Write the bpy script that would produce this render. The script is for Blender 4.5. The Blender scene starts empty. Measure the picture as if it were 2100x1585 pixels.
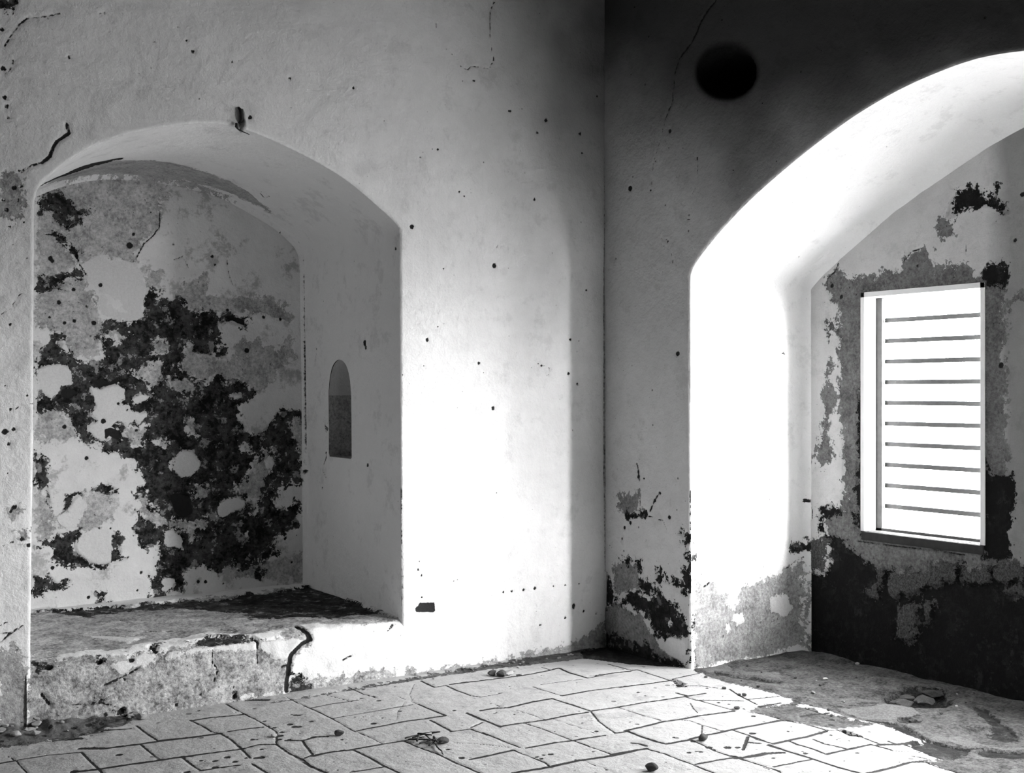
import bpy, bmesh, math, random
import numpy as np
from mathutils import Vector
from mathutils.bvhtree import BVHTree

random.seed(7)
COL = bpy.context.scene.collection

# ------------------------------------------------------------------ camera
FOC, CX, HY, EYE = 2450.0, 1050.0, 805.0, 1.6
ang = math.radians(34.2)
FW = np.array([math.sin(ang), math.cos(ang), 0.0])
RT = np.array([math.cos(ang), -math.sin(ang), 0.0])
UP = np.array([0, 0, 1.0])
DC = EYE * FOC / 518
CAM = np.array([0, 0, EYE]) - (DC * FW + (190 / FOC * DC) * RT)


def ray(px, py):
    return FW + (px - CX) / FOC * RT + (HY - py) / FOC * UP


def on_plane(px, py, axis, v):
    d = ray(px, py)
    t = (v - CAM[axis]) / d[axis]
    return CAM + t * d


cam_d = bpy.data.cameras.new('camera')
cam = bpy.data.objects.new('camera', cam_d)
COL.objects.link(cam)
cam.location = CAM
cam.rotation_euler = (math.pi / 2, 0, -ang)
cam_d.sensor_width = 36
cam_d.lens = FOC / 2100 * 36
cam_d.shift_y = 12.5 / 2100
cam_d.clip_end = 200
bpy.context.scene.camera = cam


# ------------------------------------------------------------------ noise
def vnoise(p, scale, seed=0):
    """trilinear value noise in -1..1 for an (n,3) array"""
    rs = np.random.RandomState(seed)
    tab = rs.uniform(-1, 1, 4096)
    q = p * scale + 100.0 + seed * 7.31
    i = np.floor(q).astype(np.int64)
    f = q - i
    f = f * f * (3 - 2 * f)

    def h(dx, dy, dz):
        return tab[((i[:, 0] + dx) * 73856093 ^ (i[:, 1] + dy) * 19349663 ^ (i[:, 2] + dz) * 83492791) & 4095]
    r = 0
    for dx in (0, 1):
        wx = f[:, 0] if dx else 1 - f[:, 0]
        for dy in (0, 1):
            wy = f[:, 1] if dy else 1 - f[:, 1]
            for dz in (0, 1):
                wz = f[:, 2] if dz else 1 - f[:, 2]
                r = r + wx * wy * wz * h(dx, dy, dz)
    return r


def fbm(p, scale, oct=3, seed=0):
    r = 0
    a = 1.0
    t = 0
    for k in range(oct):
        r = r + a * vnoise(p, scale * 2 ** k, seed + k)
        t += a
        a *= 0.5
    return r / t


# ------------------------------------------------------------------ outlines
def seg_dist(P, pts, closed):
    pts = np.asarray(pts, float)
    A = pts
    B = np.roll(pts, -1, 0)
    if not closed:
        A, B = A[:-1], B[:-1]
    best = np.full(len(P), 1e9)
    for a, b in zip(A, B):
        ab = b - a
        L = ab @ ab
        if L < 1e-12:
            continue
        t = np.clip(((P - a) @ ab) / L, 0, 1)
        d = P - a - t[:, None] * ab
        best = np.minimum(best, (d * d).sum(1))
    return np.sqrt(best)


def inside(P, poly):
    poly = np.asarray(poly, float)
    r = np.zeros(len(P), bool)
    x, y = P[:, 0], P[:, 1]
    j = len(poly) - 1
    for i in range(len(poly)):
        xi, yi = poly[i]
        xj, yj = poly[j]
        if yi != yj:
            c = ((yi > y) != (yj > y)) & (x < (xj - xi) * (y - yi) / (yj - yi) + xi)
            r ^= c
        j = i
    return r


def nearest_on(P, pts):
    pts = np.asarray(pts, float)
    A, B = pts[:-1], pts[1:]
    best = np.full(len(P), 1e9)
    out = P.copy()
    for a, b in zip(A, B):
        ab = b - a
        L = ab @ ab
        if L < 1e-12:
            continue
        t = np.clip(((P - a) @ ab) / L, 0, 1)
        q = a + t[:, None] * ab
        d = ((P - q) ** 2).sum(1)
        m = d < best
        best[m] = d[m]
        out[m] = q[m]
    return out, np.sqrt(best)


FAR = -0.2


class Surf:
    """a dense sheet: 2-D surface coordinates in metres (ab) and world positions"""

    def __init__(s, ab, pos, nrm, faces, axes=None):
        s.ab, s.pos, s.nrm, s.faces, s.axes = ab, pos, nrm, faces, axes
        s.lay = {k: np.full(len(ab), FAR) for k in ('mid', 'dark', 'pale', 'line')}
        s.tone = np.ones(len(ab))
        s.bvh = None

    def px(s, pts):
        if s.axes:                                    # flat surface
            ax, v, i, j = s.axes
            return np.array([on_plane(x, y, ax, v)[[i, j]] for x, y in pts])
        if s.bvh is None:
            s.bvh = BVHTree.FromPolygons([tuple(p) for p in s.pos], [tuple(f) for f in s.faces.tolist()])
        out = []
        for x, y in pts:
            d = Vector(ray(x, y))
            h = s.bvh.ray_cast(Vector(CAM), d)
            if h[0] is None:
                h = min((s.bvh.find_nearest(Vector(CAM + ray(x, y) * t_)) for t_ in np.linspace(4.5, 9.5, 60)), key=lambda q: q[3])
            f = s.faces[h[2]]
            w = 1 / (1e-4 + np.linalg.norm(s.pos[f] - np.array(h[0]), axis=1) ** 2)
            out.append((s.ab[f] * w[:, None]).sum(0) / w.sum())
        return np.array(out)

    def poly(s, layer, pts, sub=False):
        p = s.px(pts)
        lo, hi = p.min(0) - .1, p.max(0) + .1
        m = ((s.ab > lo) & (s.ab < hi)).all(1)
        if not m.any():
            return
        P = s.ab[m]
        d = seg_dist(P, p, True)
        d = np.where(inside(P, p), d, -d)
        if sub:
            s.lay[layer][m] = np.minimum(s.lay[layer][m], -d)
        else:
            s.lay[layer][m] = np.maximum(s.lay[layer][m], d)

    def line(s, pts, w, layer='line'):
        p = s.px(pts)
        lo, hi = p.min(0) - .12, p.max(0) + .12
        m = ((s.ab > lo) & (s.ab < hi)).all(1)
        if m.any():
            s.lay[layer][m] = np.maximum(s.lay[layer][m], w / 2 - seg_dist(s.ab[m], p, False))

    def dot(s, x, y, r, layer='line'):
        c = s.px([(x, y)])[0]
        m = (np.abs(s.ab - c) < .15).all(1)
        if m.any():
            s.lay[layer][m] = np.maximum(s.lay[layer][m], r - np.linalg.norm(s.ab[m] - c, axis=1))


def spaced(segs):
    out = []
    for a, b, h in segs:
        n = max(1, int(round((b - a) / h)))
        out += list(np.linspace(a, b, n, endpoint=False))
    out.append(segs[-1][1])
    return np.array(out)


def sheet(ax, v, i, j, A, B, nrm, holes=(), round_r=0.0):
    """flat sheet in plane axis ax = v with openings; nrm points into the room"""
    ga, gb = np.meshgrid(A, B, indexing='ij')
    na, nb = ga.shape
    ab = np.stack([ga.ravel(), gb.ravel()], 1)
    idx = np.arange(na * nb).reshape(na, nb)
    q = np.stack([idx[:-1, :-1], idx[1:, :-1], idx[1:, 1:], idx[:-1, 1:]], -1).reshape(-1, 4)
    edge = np.full(len(ab), 1e9)
    for h in holes:
        h = np.asarray(h)
        hc = np.vstack([h, h[:1]])
        ins = inside(ab, h)
        q = q[~ins[q].all(1)]
        used = np.zeros(len(ab), bool)
        used[q.ravel()] = True
        mv = used & ins
        ab[mv], _ = nearest_on(ab[mv], hc)
        ed = seg_dist(ab, h, True)
        edge = np.minimum(edge, ed)
        cell = min(np.diff(A).min(), np.diff(B).min())
        mv = used & (ed < .35 * cell)
        ab[mv], _ = nearest_on(ab[mv], hc)
    pos = np.zeros((len(ab), 3))
    pos[:, ax] = v
    pos[:, i] = ab[:, 0]
    pos[:, j] = ab[:, 1]
    n = np.zeros(3)
    n[ax] = nrm
    N = np.tile(n, (len(ab), 1))
    if round_r and holes:
        e = np.clip(edge, 0, round_r)
        pos -= N * (round_r - np.sqrt(np.maximum(0, round_r ** 2 - (round_r - e) ** 2)))[:, None]
    # orient faces to normal
    s = Surf(ab, pos, N, q, (ax, v, i, j))
    s.edge = edge
    return s


def resample(pts, h):
    pts = np.asarray(pts, float)
    d = np.r_[0, np.cumsum(np.linalg.norm(np.diff(pts, axis=0), axis=1))]
    n = int(d[-1] / h) + 1
    t = np.linspace(0, d[-1], n + 1)
    return np.stack([np.interp(t, d, pts[:, 0]), np.interp(t, d, pts[:, 1])], 1), t


def strip(ax, i, j, c0, c1, v0, v1, h, r0=0.0, r1=0.0):
    """reveal between two outlines of one opening, from plane v0 to plane v1"""
    p0, t = resample(c0, h)
    n = len(t)
    p1, _ = resample(c1, h)
    k = np.linspace(0, 1, n)
    p1 = np.stack([np.interp(k, np.linspace(0, 1, len(p1)), p1[:, m]) for m in (0, 1)], 1)
    D = abs(v1 - v0)
    sg = 1 if v1 > v0 else -1
    ds = np.linspace(r0, D, int((D - r0) / h) + 2)
    tan = np.gradient((p0 + p1) / 2, axis=0)
    tan /= np.linalg.norm(tan, axis=1)[:, None]
    nr = np.stack([tan[:, 1], -tan[:, 0]], 1)
    cen = p0.mean(0)
    if (nr * (cen - p0)).sum() < 0:
        nr = -nr
    ab, pos, N = [], [], []
    for d in ds:
        w = d / D
        p = p0 * (1 - w) + p1 * w
        if r1 and d > D - r1:
            p = p + nr * (r1 - math.sqrt(max(0, r1 ** 2 - (d - (D - r1)) ** 2)))
        P = np.zeros((n, 3))
        P[:, ax] = v0 + sg * d
        P[:, i] = p[:, 0]
        P[:, j] = p[:, 1]
        q = np.zeros((n, 3))
        q[:, i] = nr[:, 0]
        q[:, j] = nr[:, 1]
        pos.append(P)
        N.append(q)
        ab.append(np.stack([t, np.full(n, d)], 1))
    idx = np.arange(n * len(ds)).reshape(len(ds), n)
    q = np.stack([idx[:-1, :-1], idx[1:, :-1], idx[1:, 1:], idx[:-1, 1:]], -1).reshape(-1, 4)
    s = Surf(np.vstack(ab), np.vstack(pos), np.vstack(N), q)
    e = s.ab[:, 1] - r0
    s.edge = np.minimum(e, D - s.ab[:, 1])
    return s


def finish(s, name, mat, label=None, amp=.004, rec=(.004, .009, .004, .006), rough=1.0, kind='structure', seed=1, parent=None):
    P = s.pos
    fade = np.clip(np.minimum(s.edge, 1) / .08, 0, 1)
    d = amp * fbm(P, 2.3, 3, seed) + .35 * amp * fbm(P, 11, 2, seed + 9) * rough
    sm = lambda v, w=.004: np.clip(v / w + .5, 0, 1)
    wob = .006 * vnoise(P, 28, 5) + .004 * vnoise(P, 60, 6)
    m, k, p, l = (sm(s.lay[x] + wob) for x in ('mid', 'dark', 'pale', 'line'))
    low = np.maximum(rec[0] * m, rec[1] * k) * (1 - p) + 0 * p
    low = low + rec[3] * sm(s.lay['line'], .006)
    s.pos = P + s.nrm * ((d - low) * fade)[:, None]
    used = np.zeros(len(s.pos), bool)
    used[s.faces.ravel()] = True
    remap = np.cumsum(used) - 1
    V = s.pos[used]
    Fc = remap[s.faces]
    a, b, c = V[Fc[:200, 0]], V[Fc[:200, 1]], V[Fc[:200, 2]]
    nn = np.cross(b - a, c - a)
    if (nn * s.nrm[used][Fc[:200, 0]]).sum() < 0:
        Fc = Fc[:, ::-1]
    me = bpy.data.meshes.new(name)
    me.vertices.add(len(V))
    me.vertices.foreach_set('co', V.astype(np.float32).ravel())
    me.loops.add(Fc.size)
    me.loops.foreach_set('vertex_index', Fc.astype(np.int32).ravel())
    me.polygons.add(len(Fc))
    me.polygons.foreach_set('loop_start', np.arange(0, Fc.size, 4, dtype=np.int32))
    me.polygons.foreach_set('use_smooth', np.ones(len(Fc), bool))
    me.update(calc_edges=True)
    me.validate()
    for k2 in s.lay:
        at = me.attributes.new('l_' + k2, 'FLOAT', 'POINT')
        at.data.foreach_set('value', s.lay[k2][used].astype(np.float32))
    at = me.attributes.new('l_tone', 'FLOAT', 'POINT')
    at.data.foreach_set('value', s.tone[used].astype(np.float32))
    me.materials.append(mat)
    o = bpy.data.objects.new(name, me)
    COL.objects.link(o)
    if parent:
        o.parent = parent
    elif kind:
        o['kind'] = kind
    if label:
        o['label'] = label
    return o


# ------------------------------------------------------------------ materials
def nt(name):
    m = bpy.data.materials.new(name)
    m.use_nodes = True
    t = m.node_tree
    t.nodes.clear()
    out = t.nodes.new('ShaderNodeOutputMaterial')
    b = t.nodes.new('ShaderNodeBsdfPrincipled')
    t.links.new(b.outputs[0], out.inputs[0])
    b.inputs['Specular IOR Level'].default_value = .15
    return m, t, b


class G:
    def __init__(s, t):
        s.t = t

    def new(s, k):
        return s.t.nodes.new(k)

    def put(s, sock, v):
        if hasattr(v, 'links'):
            s.t.links.new(v, sock)
        else:
            sock.default_value = v

    def math(s, op, a, b=0.0, c=None):
        n = s.new('ShaderNodeMath')
        n.operation = op
        s.put(n.inputs[0], a)
        s.put(n.inputs[1], b)
        if c is not None:
            s.put(n.inputs[2], c)
        return n.outputs[0]

    def noise(s, scale, detail=3, rough=.55, dim=None):
        n = s.new('ShaderNodeTexNoise')
        n.inputs['Scale'].default_value = scale
        n.inputs['Detail'].default_value = detail
        n.inputs['Roughness'].default_value = rough
        s.t.links.new(s.co, n.inputs['Vector'])
        return n.outputs['Fac']

    def mapr(s, v, a, b, c=0.0, d=1.0, smooth=False):
        n = s.new('ShaderNodeMapRange')
        if smooth:
            n.interpolation_type = 'SMOOTHSTEP'
        for k, x in enumerate((v, a, b, c, d)):
            s.put(n.inputs[k], x)
        return n.outputs[0]

    def mix(s, f, a, b):
        n = s.new('ShaderNodeMix')
        n.data_type = 'FLOAT'
        s.put(n.inputs[0], f)
        s.put(n.inputs[2], a)
        s.put(n.inputs[3], b)
        return n.outputs[0]

    def attr(s, name):
        n = s.new('ShaderNodeAttribute')
        n.attribute_name = name
        return n.outputs['Fac']


def plaster(name, base=.74, mid=(.2, .5), dark=(.015, .11), pale=.66, blotch=.12, pits=.5, edge=1.0, fine=.05,
            rough=.9, bump=1.0, lines=.02, linewob=.006, lace=1.0, grm=.12, pw=.45):
    m, t, b = nt(name)
    g = G(t)
    tc = g.new('ShaderNodeTexCoord')
    g.co = tc.outputs['Object']
    n_big = g.noise(1.3, 5, .6)
    n_med = g.noise(9, 5, .65)
    n_e1 = g.noise(16, 6, .7)
    n_fine = g.noise(120, 3, .6)
    n_grain = g.noise(60, 5, .75)
    n_e2 = g.noise(55, 4, .7)
    wob = g.math('MULTIPLY', g.math('SUBTRACT', n_e1, .5), .24 * edge)
    wob = g.math('ADD', wob, g.math('MULTIPLY', g.math('SUBTRACT', n_e2, .5), .09 * edge))
    n_lace = g.noise(13, 5, .74)
    sm = lambda at, w, soft=.0022: g.mapr(g.math('ADD', g.attr('l_' + at), w), -soft, soft, 0, 1, True)
    M = sm('mid', wob)
    K = sm('dark', wob)
    Pm = sm('pale', g.math('MULTIPLY', wob, pw))
    lw = g.math('MULTIPLY', g.math('SUBTRACT', g.noise(45, 4, .7), .55), linewob * 2.6)
    L = sm('line', lw, .0016)
    # base whitewash
    c = g.math('ADD', base, g.math('MULTIPLY', g.math('SUBTRACT', n_big, .5), blotch * 2))
    c = g.math('ADD', c, g.math('MULTIPLY', g.math('SUBTRACT', n_med, .5), blotch * 1.2))
    c = g.math('ADD', c, g.math('MULTIPLY', g.math('SUBTRACT', n_fine, .5), fine * 2))
    # pits
    vo = g.new('ShaderNodeTexVoronoi')
    vo.inputs['Scale'].default_value = 11
    t.links.new(g.co, vo.inputs['Vector'])
    sp = g.new('ShaderNodeSeparateColor')
    t.links.new(vo.outputs['Color'], sp.inputs[0])
    r = g.math('MULTIPLY', g.math('POWER', sp.outputs[0], 7), .14 * pits)
    pit = g.mapr(g.math('SUBTRACT', r, vo.outputs['Distance']), -.01, .02, 0, 1)
    c = g.mix(g.math('MULTIPLY', pit, .8), c, .1)
    v2 = g.new('ShaderNodeTexVoronoi')
    v2.inputs['Scale'].default_value = 34
    t.links.new(g.co, v2.inputs['Vector'])
    sp2 = g.new('ShaderNodeSeparateColor')
    t.links.new(v2.outputs['Color'], sp2.inputs[0])
    r2 = g.math('MULTIPLY', g.math('POWER', sp2.outputs[0], 9), .25 * pits)
    pit2 = g.mapr(g.math('SUBTRACT', r2, v2.outputs['Distance']), -.02, .05, 0, 1)
    c = g.mix(g.math('MULTIPLY', pit2, .65), c, .12)
    grime = g.mapr(g.noise(5, 5, .77), .53, .65, 0, 1, True)
    c = g.math('MULTIPLY', c, g.math('SUBTRACT', 1.0, g.math('MULTIPLY', grime, grm)))
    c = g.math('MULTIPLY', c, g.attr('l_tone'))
    mc = g.mapr(g.math('ADD', g.math('MULTIPLY', n_grain, .35), g.math('ADD', g.math('MULTIPLY', n_med, .35), g.math('MULTIPLY', n_e2, .3))), .41, .59, mid[0], mid[1])
    hole = g.mapr(g.noise(42, 5, .75), .385, .35, 0, 1, True)
    mc = g.mix(g.math('MULTIPLY', hole, .85), mc, mid[0] * .25)
    kc = g.mapr(g.math('ADD', g.math('MULTIPLY', g.noise(30, 5, .7), .5), g.math('MULTIPLY', n_med, .5)), .43, .6, dark[0], dark[1])
    lm = g.mapr(n_lace, .575, .60, 0, 1, True)
    kc = g.mix(g.math('MULTIPLY', lm, .8 * lace), kc, g.math('MULTIPLY', mc, .75))
    blk = g.mapr(n_lace, .42, .39, 0, 1, True)
    kc = g.mix(blk, kc, dark[0] * .6)
    pc = g.math('ADD', pale, g.math('MULTIPLY', g.math('SUBTRACT', n_grain, .5), .22))
    pc = g.math('ADD', pc, g.math('MULTIPLY', g.math('SUBTRACT', n_fine, .5), .1))
    c = g.mix(M, c, mc)
    c = g.mix(K, c, kc)
    c = g.mix(Pm, c, pc)
    c = g.mix(L, c, lines)
    c = g.math('MAXIMUM', c, .008)
    cc = g.new('ShaderNodeCombineColor')
    for k in range(3):
        t.links.new(c, cc.inputs[k])
    t.links.new(cc.outputs[0], b.inputs['Base Color'])
    b.inputs['Roughness'].default_value = rough
    # relief
    low = g.math('MAXIMUM', g.math('MULTIPLY', M, .5), K)
    low = g.math('MULTIPLY', low, g.math('SUBTRACT', 1.0, Pm))
    hgt = g.math('MULTIPLY', low, -.006)
    gr = g.math('MULTIPLY', n_grain, g.math('ADD', .0012, g.math('MULTIPLY', low, .006)))
    hgt = g.math('ADD', hgt, gr)
    hgt = g.math('ADD', hgt, g.math('MULTIPLY', n_med, .014))
    hgt = g.math('ADD', hgt, g.math('MULTIPLY', L, -.006))
    hgt = g.math('ADD', hgt, g.math('MULTIPLY', pit, -.004))
    bp = g.new('ShaderNodeBump')
    bp.inputs['Strength'].default_value = bump
    bp.inputs['Distance'].default_value = 1.0
    t.links.new(hgt, bp.inputs['Height'])
    t.links.new(bp.outputs[0], b.inputs['Normal'])
    return m


def plain(name, v, rough=.6, var=.0, scale=20, metal=0.0, bump=0.0):
    m, t, b = nt(name)
    g = G(t)
    tc = g.new('ShaderNodeTexCoord')
    g.co = tc.outputs['Object']
    n = g.noise(scale, 4, .6)
    c = g.math('ADD', v, g.math('MULTIPLY', g.math('SUBTRACT', n, .5), var * 2))
    c = g.math('MAXIMUM', c, .005)
    cc = g.new('ShaderNodeCombineColor')
    for k in range(3):
        t.links.new(c, cc.inputs[k])
    t.links.new(cc.outputs[0], b.inputs['Base Color'])
    b.inputs['Roughness'].default_value = rough
    b.inputs['Metallic'].default_value = metal
    if bump:
        bp = g.new('ShaderNodeBump')
        bp.inputs['Distance'].default_value = bump
        t.links.new(n, bp.inputs['Height'])
        t.links.new(bp.outputs[0], b.inputs['Normal'])
    return m


M_WALL = plaster('whitewashed_plaster', base=.76, grm=.12, blotch=.15)
M_WALLR = plaster('whitewashed_plaster_right', base=.6, dark=(.008, .03), mid=(.12, .3))  # darker base than the back wall
M_VAULT = plaster('niche_vault_plaster', base=.76, mid=(.25, .5), dark=(.012, .1), blotch=.06, grm=.15)
M_NICHE = plaster('weathered_niche_plaster', base=.66, mid=(.22, .6), dark=(.008, .085), pale=.62, blotch=.18, grm=.42)
M_JAMB = plaster('alcove_plaster', base=.8, mid=(.16, .46), blotch=.05)
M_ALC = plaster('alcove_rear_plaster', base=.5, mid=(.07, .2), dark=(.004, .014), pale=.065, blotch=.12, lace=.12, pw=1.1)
M_FLOOR = plaster('worn_floor_tiles', base=.42, mid=(.012, .15), dark=(.006, .04), pale=.12, blotch=.09, pits=1.3, grm=.22,
                  lines=.025, linewob=.004, edge=.8, rough=.75)
M_LEDGE = plaster('ledge_masonry', base=.74, mid=(.10, .6), dark=(.012, .07), pale=.6, blotch=.06)
M_ROOM = plain('dim_room_plaster', .1, .9, .05, 3)
M_CEIL = plain('dark_ceiling', .04, .9, .03, 3)


# ------------------------------------------------------------------ traced outlines
def cut(name):
    return {'N1': (0, 200, 2.6414), 'N2': (0, 750, 2.6414), 'WB': (1200, 950, 3.522), 'A1': (1580, 350, 2.883),
            'A2': (1580, 850, 3.17), 'T1': (0, 0, 3), 'T2': (600, 0, 3), 'C1': (1150, 0, 3.171), 'L4': (0, 1150, 2.3333),
            'W3': (500, 350, 2.439), 'G5': (800, 1100, 2.625), 'S8': (620, 700, 5.661), 'R6': (1400, 1100, 3),
            'F1': (0, 1385, 5.25), 'F2': (300, 1385, 5.25), 'F3': (600, 1385, 5.25), 'F4': (900, 1325, 5.25),
            'F5': (1200, 1345, 5.25), 'F6': (1500, 1385, 5.25), 'F7': (1700, 1345, 5.25), 'P': (0, 0, 1)}[name]


def pts(c, s):
    ox, oy, k = cut(c)
    v = [float(x) for x in s.replace(',', ' ').split()]
    return [(ox + v[i] / k, oy + v[i + 1] / k) for i in range(0, len(v), 2)]


def polys(surf, layer, data, sub=False):
    for ln in data.strip().splitlines():
        c, s = ln.split(None, 1)
        surf.poly(layer, pts(c, s), sub)


def lines(surf, data, k=1.0):
    for ln in data.strip().splitlines():
        c, w, s = ln.split(None, 2)
        kk = k
        if surf.axes and surf.axes[0] == 2:             # joints on the floor running along the back wall are wider
            q = surf.px(pts(c, s))
            d = np.abs(q[-1] - q[0])
            kk = k * (2.3 if d[0] > d[1] else 1.1)
        surf.line(pts(c, s), float(w) / 100 * kk)


def dots(surf, data, layer='line', k0=.9):
    for ln in data.strip().splitlines():
        c, s = ln.split(None, 1)
        ox, oy, k = cut(c)
        v = [float(x) for x in s.split()]
        for i in range(0, len(v), 3):
            surf.dot(ox + v[i] / k, oy + v[i + 1] / k, v[i + 2] / 100 * k0, layer)


def smooth_curve(p, n=3):
    p = np.asarray(p, float)
    for _ in range(n):
        q = [p[0]]
        for a, b in zip(p[:-1], p[1:]):
            q += [a * .75 + b * .25, a * .25 + b * .75]
        q.append(p[-1])
        p = np.array(q)
    return p


# openings -----------------------------------------------------------
HX0, HX1 = -3.435, -1.465            # niche jambs
arch_n = [(-3.435, 2.50), (-3.418, 2.575), (-3.314, 2.683), (-3.212, 2.764), (-3.115, 2.825), (-2.99, 2.876),
          (-2.806, 2.935), (-2.617, 2.978), (-2.469, 2.985), (-2.379, 2.972), (-2.266, 2.945), (-2.108, 2.895),
          (-1.946, 2.834), (-1.838, 2.785), (-1.749, 2.734), (-1.626, 2.651), (-1.487, 2.551), (-1.472, 2.50)]
arch_nb = [(-3.41, 2.44), (-3.37, 2.56), (-3.25, 2.69), (-3.08, 2.80), (-2.9, 2.87), (-2.745, 2.905), (-2.536, 2.921),
           (-2.365, 2.912), (-2.193, 2.895), (-2.013, 2.858), (-1.891, 2.81), (-1.792, 2.765), (-1.639, 2.69),
           (-1.509, 2.591), (-1.457, 2.508), (-1.45, 2.42)]
niche_front = np.vstack([[(-3.455, -.05), (-3.452, .36), (-3.44, 1.4)], smooth_curve(arch_n, 2), [(-1.468, 1.4), (-1.458, .36), (-1.458, -.05)]])
niche_back = np.vstack([[(-3.42, -.05), (-3.42, 1.4)], smooth_curve(arch_nb, 2), [(-1.435, 1.4), (-1.425, -.05)]])
ND = 1.35

half = [(-.789, 0), (-.785, .9), (-.778, 2.25), (-.785, 2.30), (-.84, 2.365), (-.942, 2.447), (-1.04, 2.52), (-1.23, 2.642), (-1.456, 2.76),
        (-1.673, 2.86), (-1.818, 2.92), (-2.003, 2.99), (-2.264, 3.06), (-2.533, 3.097), (-2.66, 3.102)]
AM = -2.66
half_s = np.vstack([half[:2], smooth_curve(half[2:], 2)])
alc_front = np.vstack([half_s, [(2 * AM - y, z) for y, z in half_s[::-1][1:]]])
alc_front[0, 1] = alc_front[-1, 1] = -.05
halfb = [(-.785, 0), (-.785, .9), (-.782, 2.24), (-.80, 2.29), (-.95, 2.40), (-1.174, 2.539), (-1.384, 2.664), (-1.55, 2.75), (-1.733, 2.834),
         (-2.011, 2.955), (-2.185, 3.02), (-2.4, 3.08), (-2.66, 3.10)]
halfb_s = np.vstack([halfb[:2], smooth_curve(halfb[2:], 2)])
alc_back = np.vstack([halfb_s, [(2 * AM - y, z) for y, z in halfb_s[::-1][1:]]])
alc_back[0, 1] = alc_back[-1, 1] = -.05
AX = .95

WY0, WY1, WZ0, WZ1 = -1.256, -2.043, .782, 2.172
win1 = [(WY0, WZ0), (WY0, WZ1), (WY1, WZ1), (WY1, WZ0)]
W2Y0, W2Y1 = -3.20, -4.25
W2Z0, W2Z1 = .60, 2.30
win2 = [(W2Y0, W2Z0), (W2Y0, W2Z1), (W2Y1, W2Z1), (W2Y1, W2Z0)]
# oval opening high on the right wall
oc = on_plane(1490, 148, 0, 0)
oval = [tuple(on_plane(1490 + 60 * math.cos(a), 148 + 52 * math.sin(a), 0, 0)[1:]) for a in np.linspace(0, 2 * math.pi, 49)[:-1]]

DENSE = 1.0

# ------------------------------------------------------------------ back wall with the niche opening
h = .012 * DENSE
wa = sheet(1, 0, 0, 2, spaced([(-8.6, -4.2, .3), (-4.2, 0, h), (0, .06, .03)]), spaced([(-.06, 0, .03), (0, 4.2, h), (4.2, 5, .2)]), -1,
           [niche_front], round_r=.008)
lines(wa, '''
T1 1.6 410,760 425,820 350,870 322,920 310,960 260,1000
T1 1.0 260,1000 180,1020 130,1060
T1 .8 370,80 290,100 170,110 120,150 60,230 30,280
T1 .8 80,370 70,420 30,450
T1 .6 95,0 80,90
T2 .7 1250,0 1220,60 1215,200 1230,320 1240,370 1210,420 1110,405 1075,430 1040,410 1020,370
T2 .4 1020,370 950,300 890,200 880,120
P .6 1239,60 1239,300 1240,640 1240,1000
P .35 1240,1000 1239,1340
L4 1.0 0,390 60,340 110,310
L4 .6 0,310 40,290
W3 .6 1275,350 1270,380 1250,400
W3 .5 1455,935 1460,960 1500,975 1530,985 1525,1025 1490,1030
N1 .5 0,1180 60,1140 110,1060 130,1060
N2 .6 60,250 110,215 190,205
L4 .5 0,350 90,330
P .6 823,1000 826,1200 824,1268
''')
dots(wa, '''
W3 840 280 1.6 1079 105 .6 1101 127 .7 1455 145 .8 1000 492 .7 1253 475 1.7 1546 413 .7 973 782 .7 917 846 1.3 935 825 .5
W3 1169 813 .6 1176 963 1.2 1190 915 .4 866 1012 .6 900 975 .6 1488 975 1.0 1405 1008 .5 1625 1015 1.3 1671 1068 1.2 1565 1105 .5 1068 1188 .7 987 1212 .4 1248 1188 1.4 1337 1190 .8 1525 1213 .5
W3 1635 845 1.1 1680 850 .8 1667 905 .7 1716 597 .9 1175 1375 .5 1645 1300 .7 1600 1370 .5 1437 710 .4
W3 1100 970 .4 1110 1020 .4 1150 1035 .4 1200 1010 .5 1198 960 .4 1440 985 .5 1460 1010 .4 1640 1080 .4
T2 375 540 .9 567 742 .6 865 918 .5 897 918 1.1 789 966 .9 629 1002 .4 640 1022 .4 1413 668 .6 1338 682 1.3 1560 740 1.5 1507 816 1.1 1769 823 1.3 1739 862 .8 1784 940 1.0 1548 912 .7 1875 590 .9
T2 1028 1180 1.0 1055 1206 .8 1491 1226 1.1 1431 1060 .7 1523 77 .7 1046 498 .5 1070 496 .5 1117 495 1.0 672 902 .4 1148 598 .4 703 44 .5
T1 619 80 .7 645 78 .8 1097 168 .7 952 258 .8 1148 247 .7 1186 317 1.2 1428 378 .8 1113 492 .6 1073 485 .5 1783 483 1.2 1540 722 1.3 1518 728 .8 634 446 .5 430 550 .5 430 348 1.1 1795 660 .8 272 560 .7 40 655 1.0 60 970 .6 1470 368 .5
G5 342 240 .9 172 325 .8 990 370 1.4 988 385 1.2 1043 403 1.1 943 437 1.0 810 478 1.0 862 478 .6 937 470 .6 955 482 .6 1110 415 .9 610 298 1.0 565 300 .6 655 295 1.1 720 286 1.1 780 278 1.3 880 266 .9 945 262 .9 1018 256 .8 690 230 .7 730 318 .5 845 375 .4
G5 460 322 .5 480 322 .4
N1 55 1230 .9 30 1560 .6
P 20 840 1.0 10 885 1.6 28 880 1.2 18 910 1.0 55 810 1.0 30 1040 1.4 22 1048 1.0 45 1105 1.3 58 1118 1.2 25 1112 .9 8 1120 .9 50 1170 .5 30 1200 .4 15 970 .5
P 8 410 1.0 30 385 1.4 14 430 1.2 40 350 1.0 38 410 1.0 45 380 1.0 10 355 .8 25 500 .8 48 455 .7 55 530 .6 20 465 .9 35 540 .8 6 140 1.4 4 60 1.2 10 200 1.2 18 240 .9 15 215 .8
P 860 1150 1.0 858 1168 1.0 865 1180 1.0
''')
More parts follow.
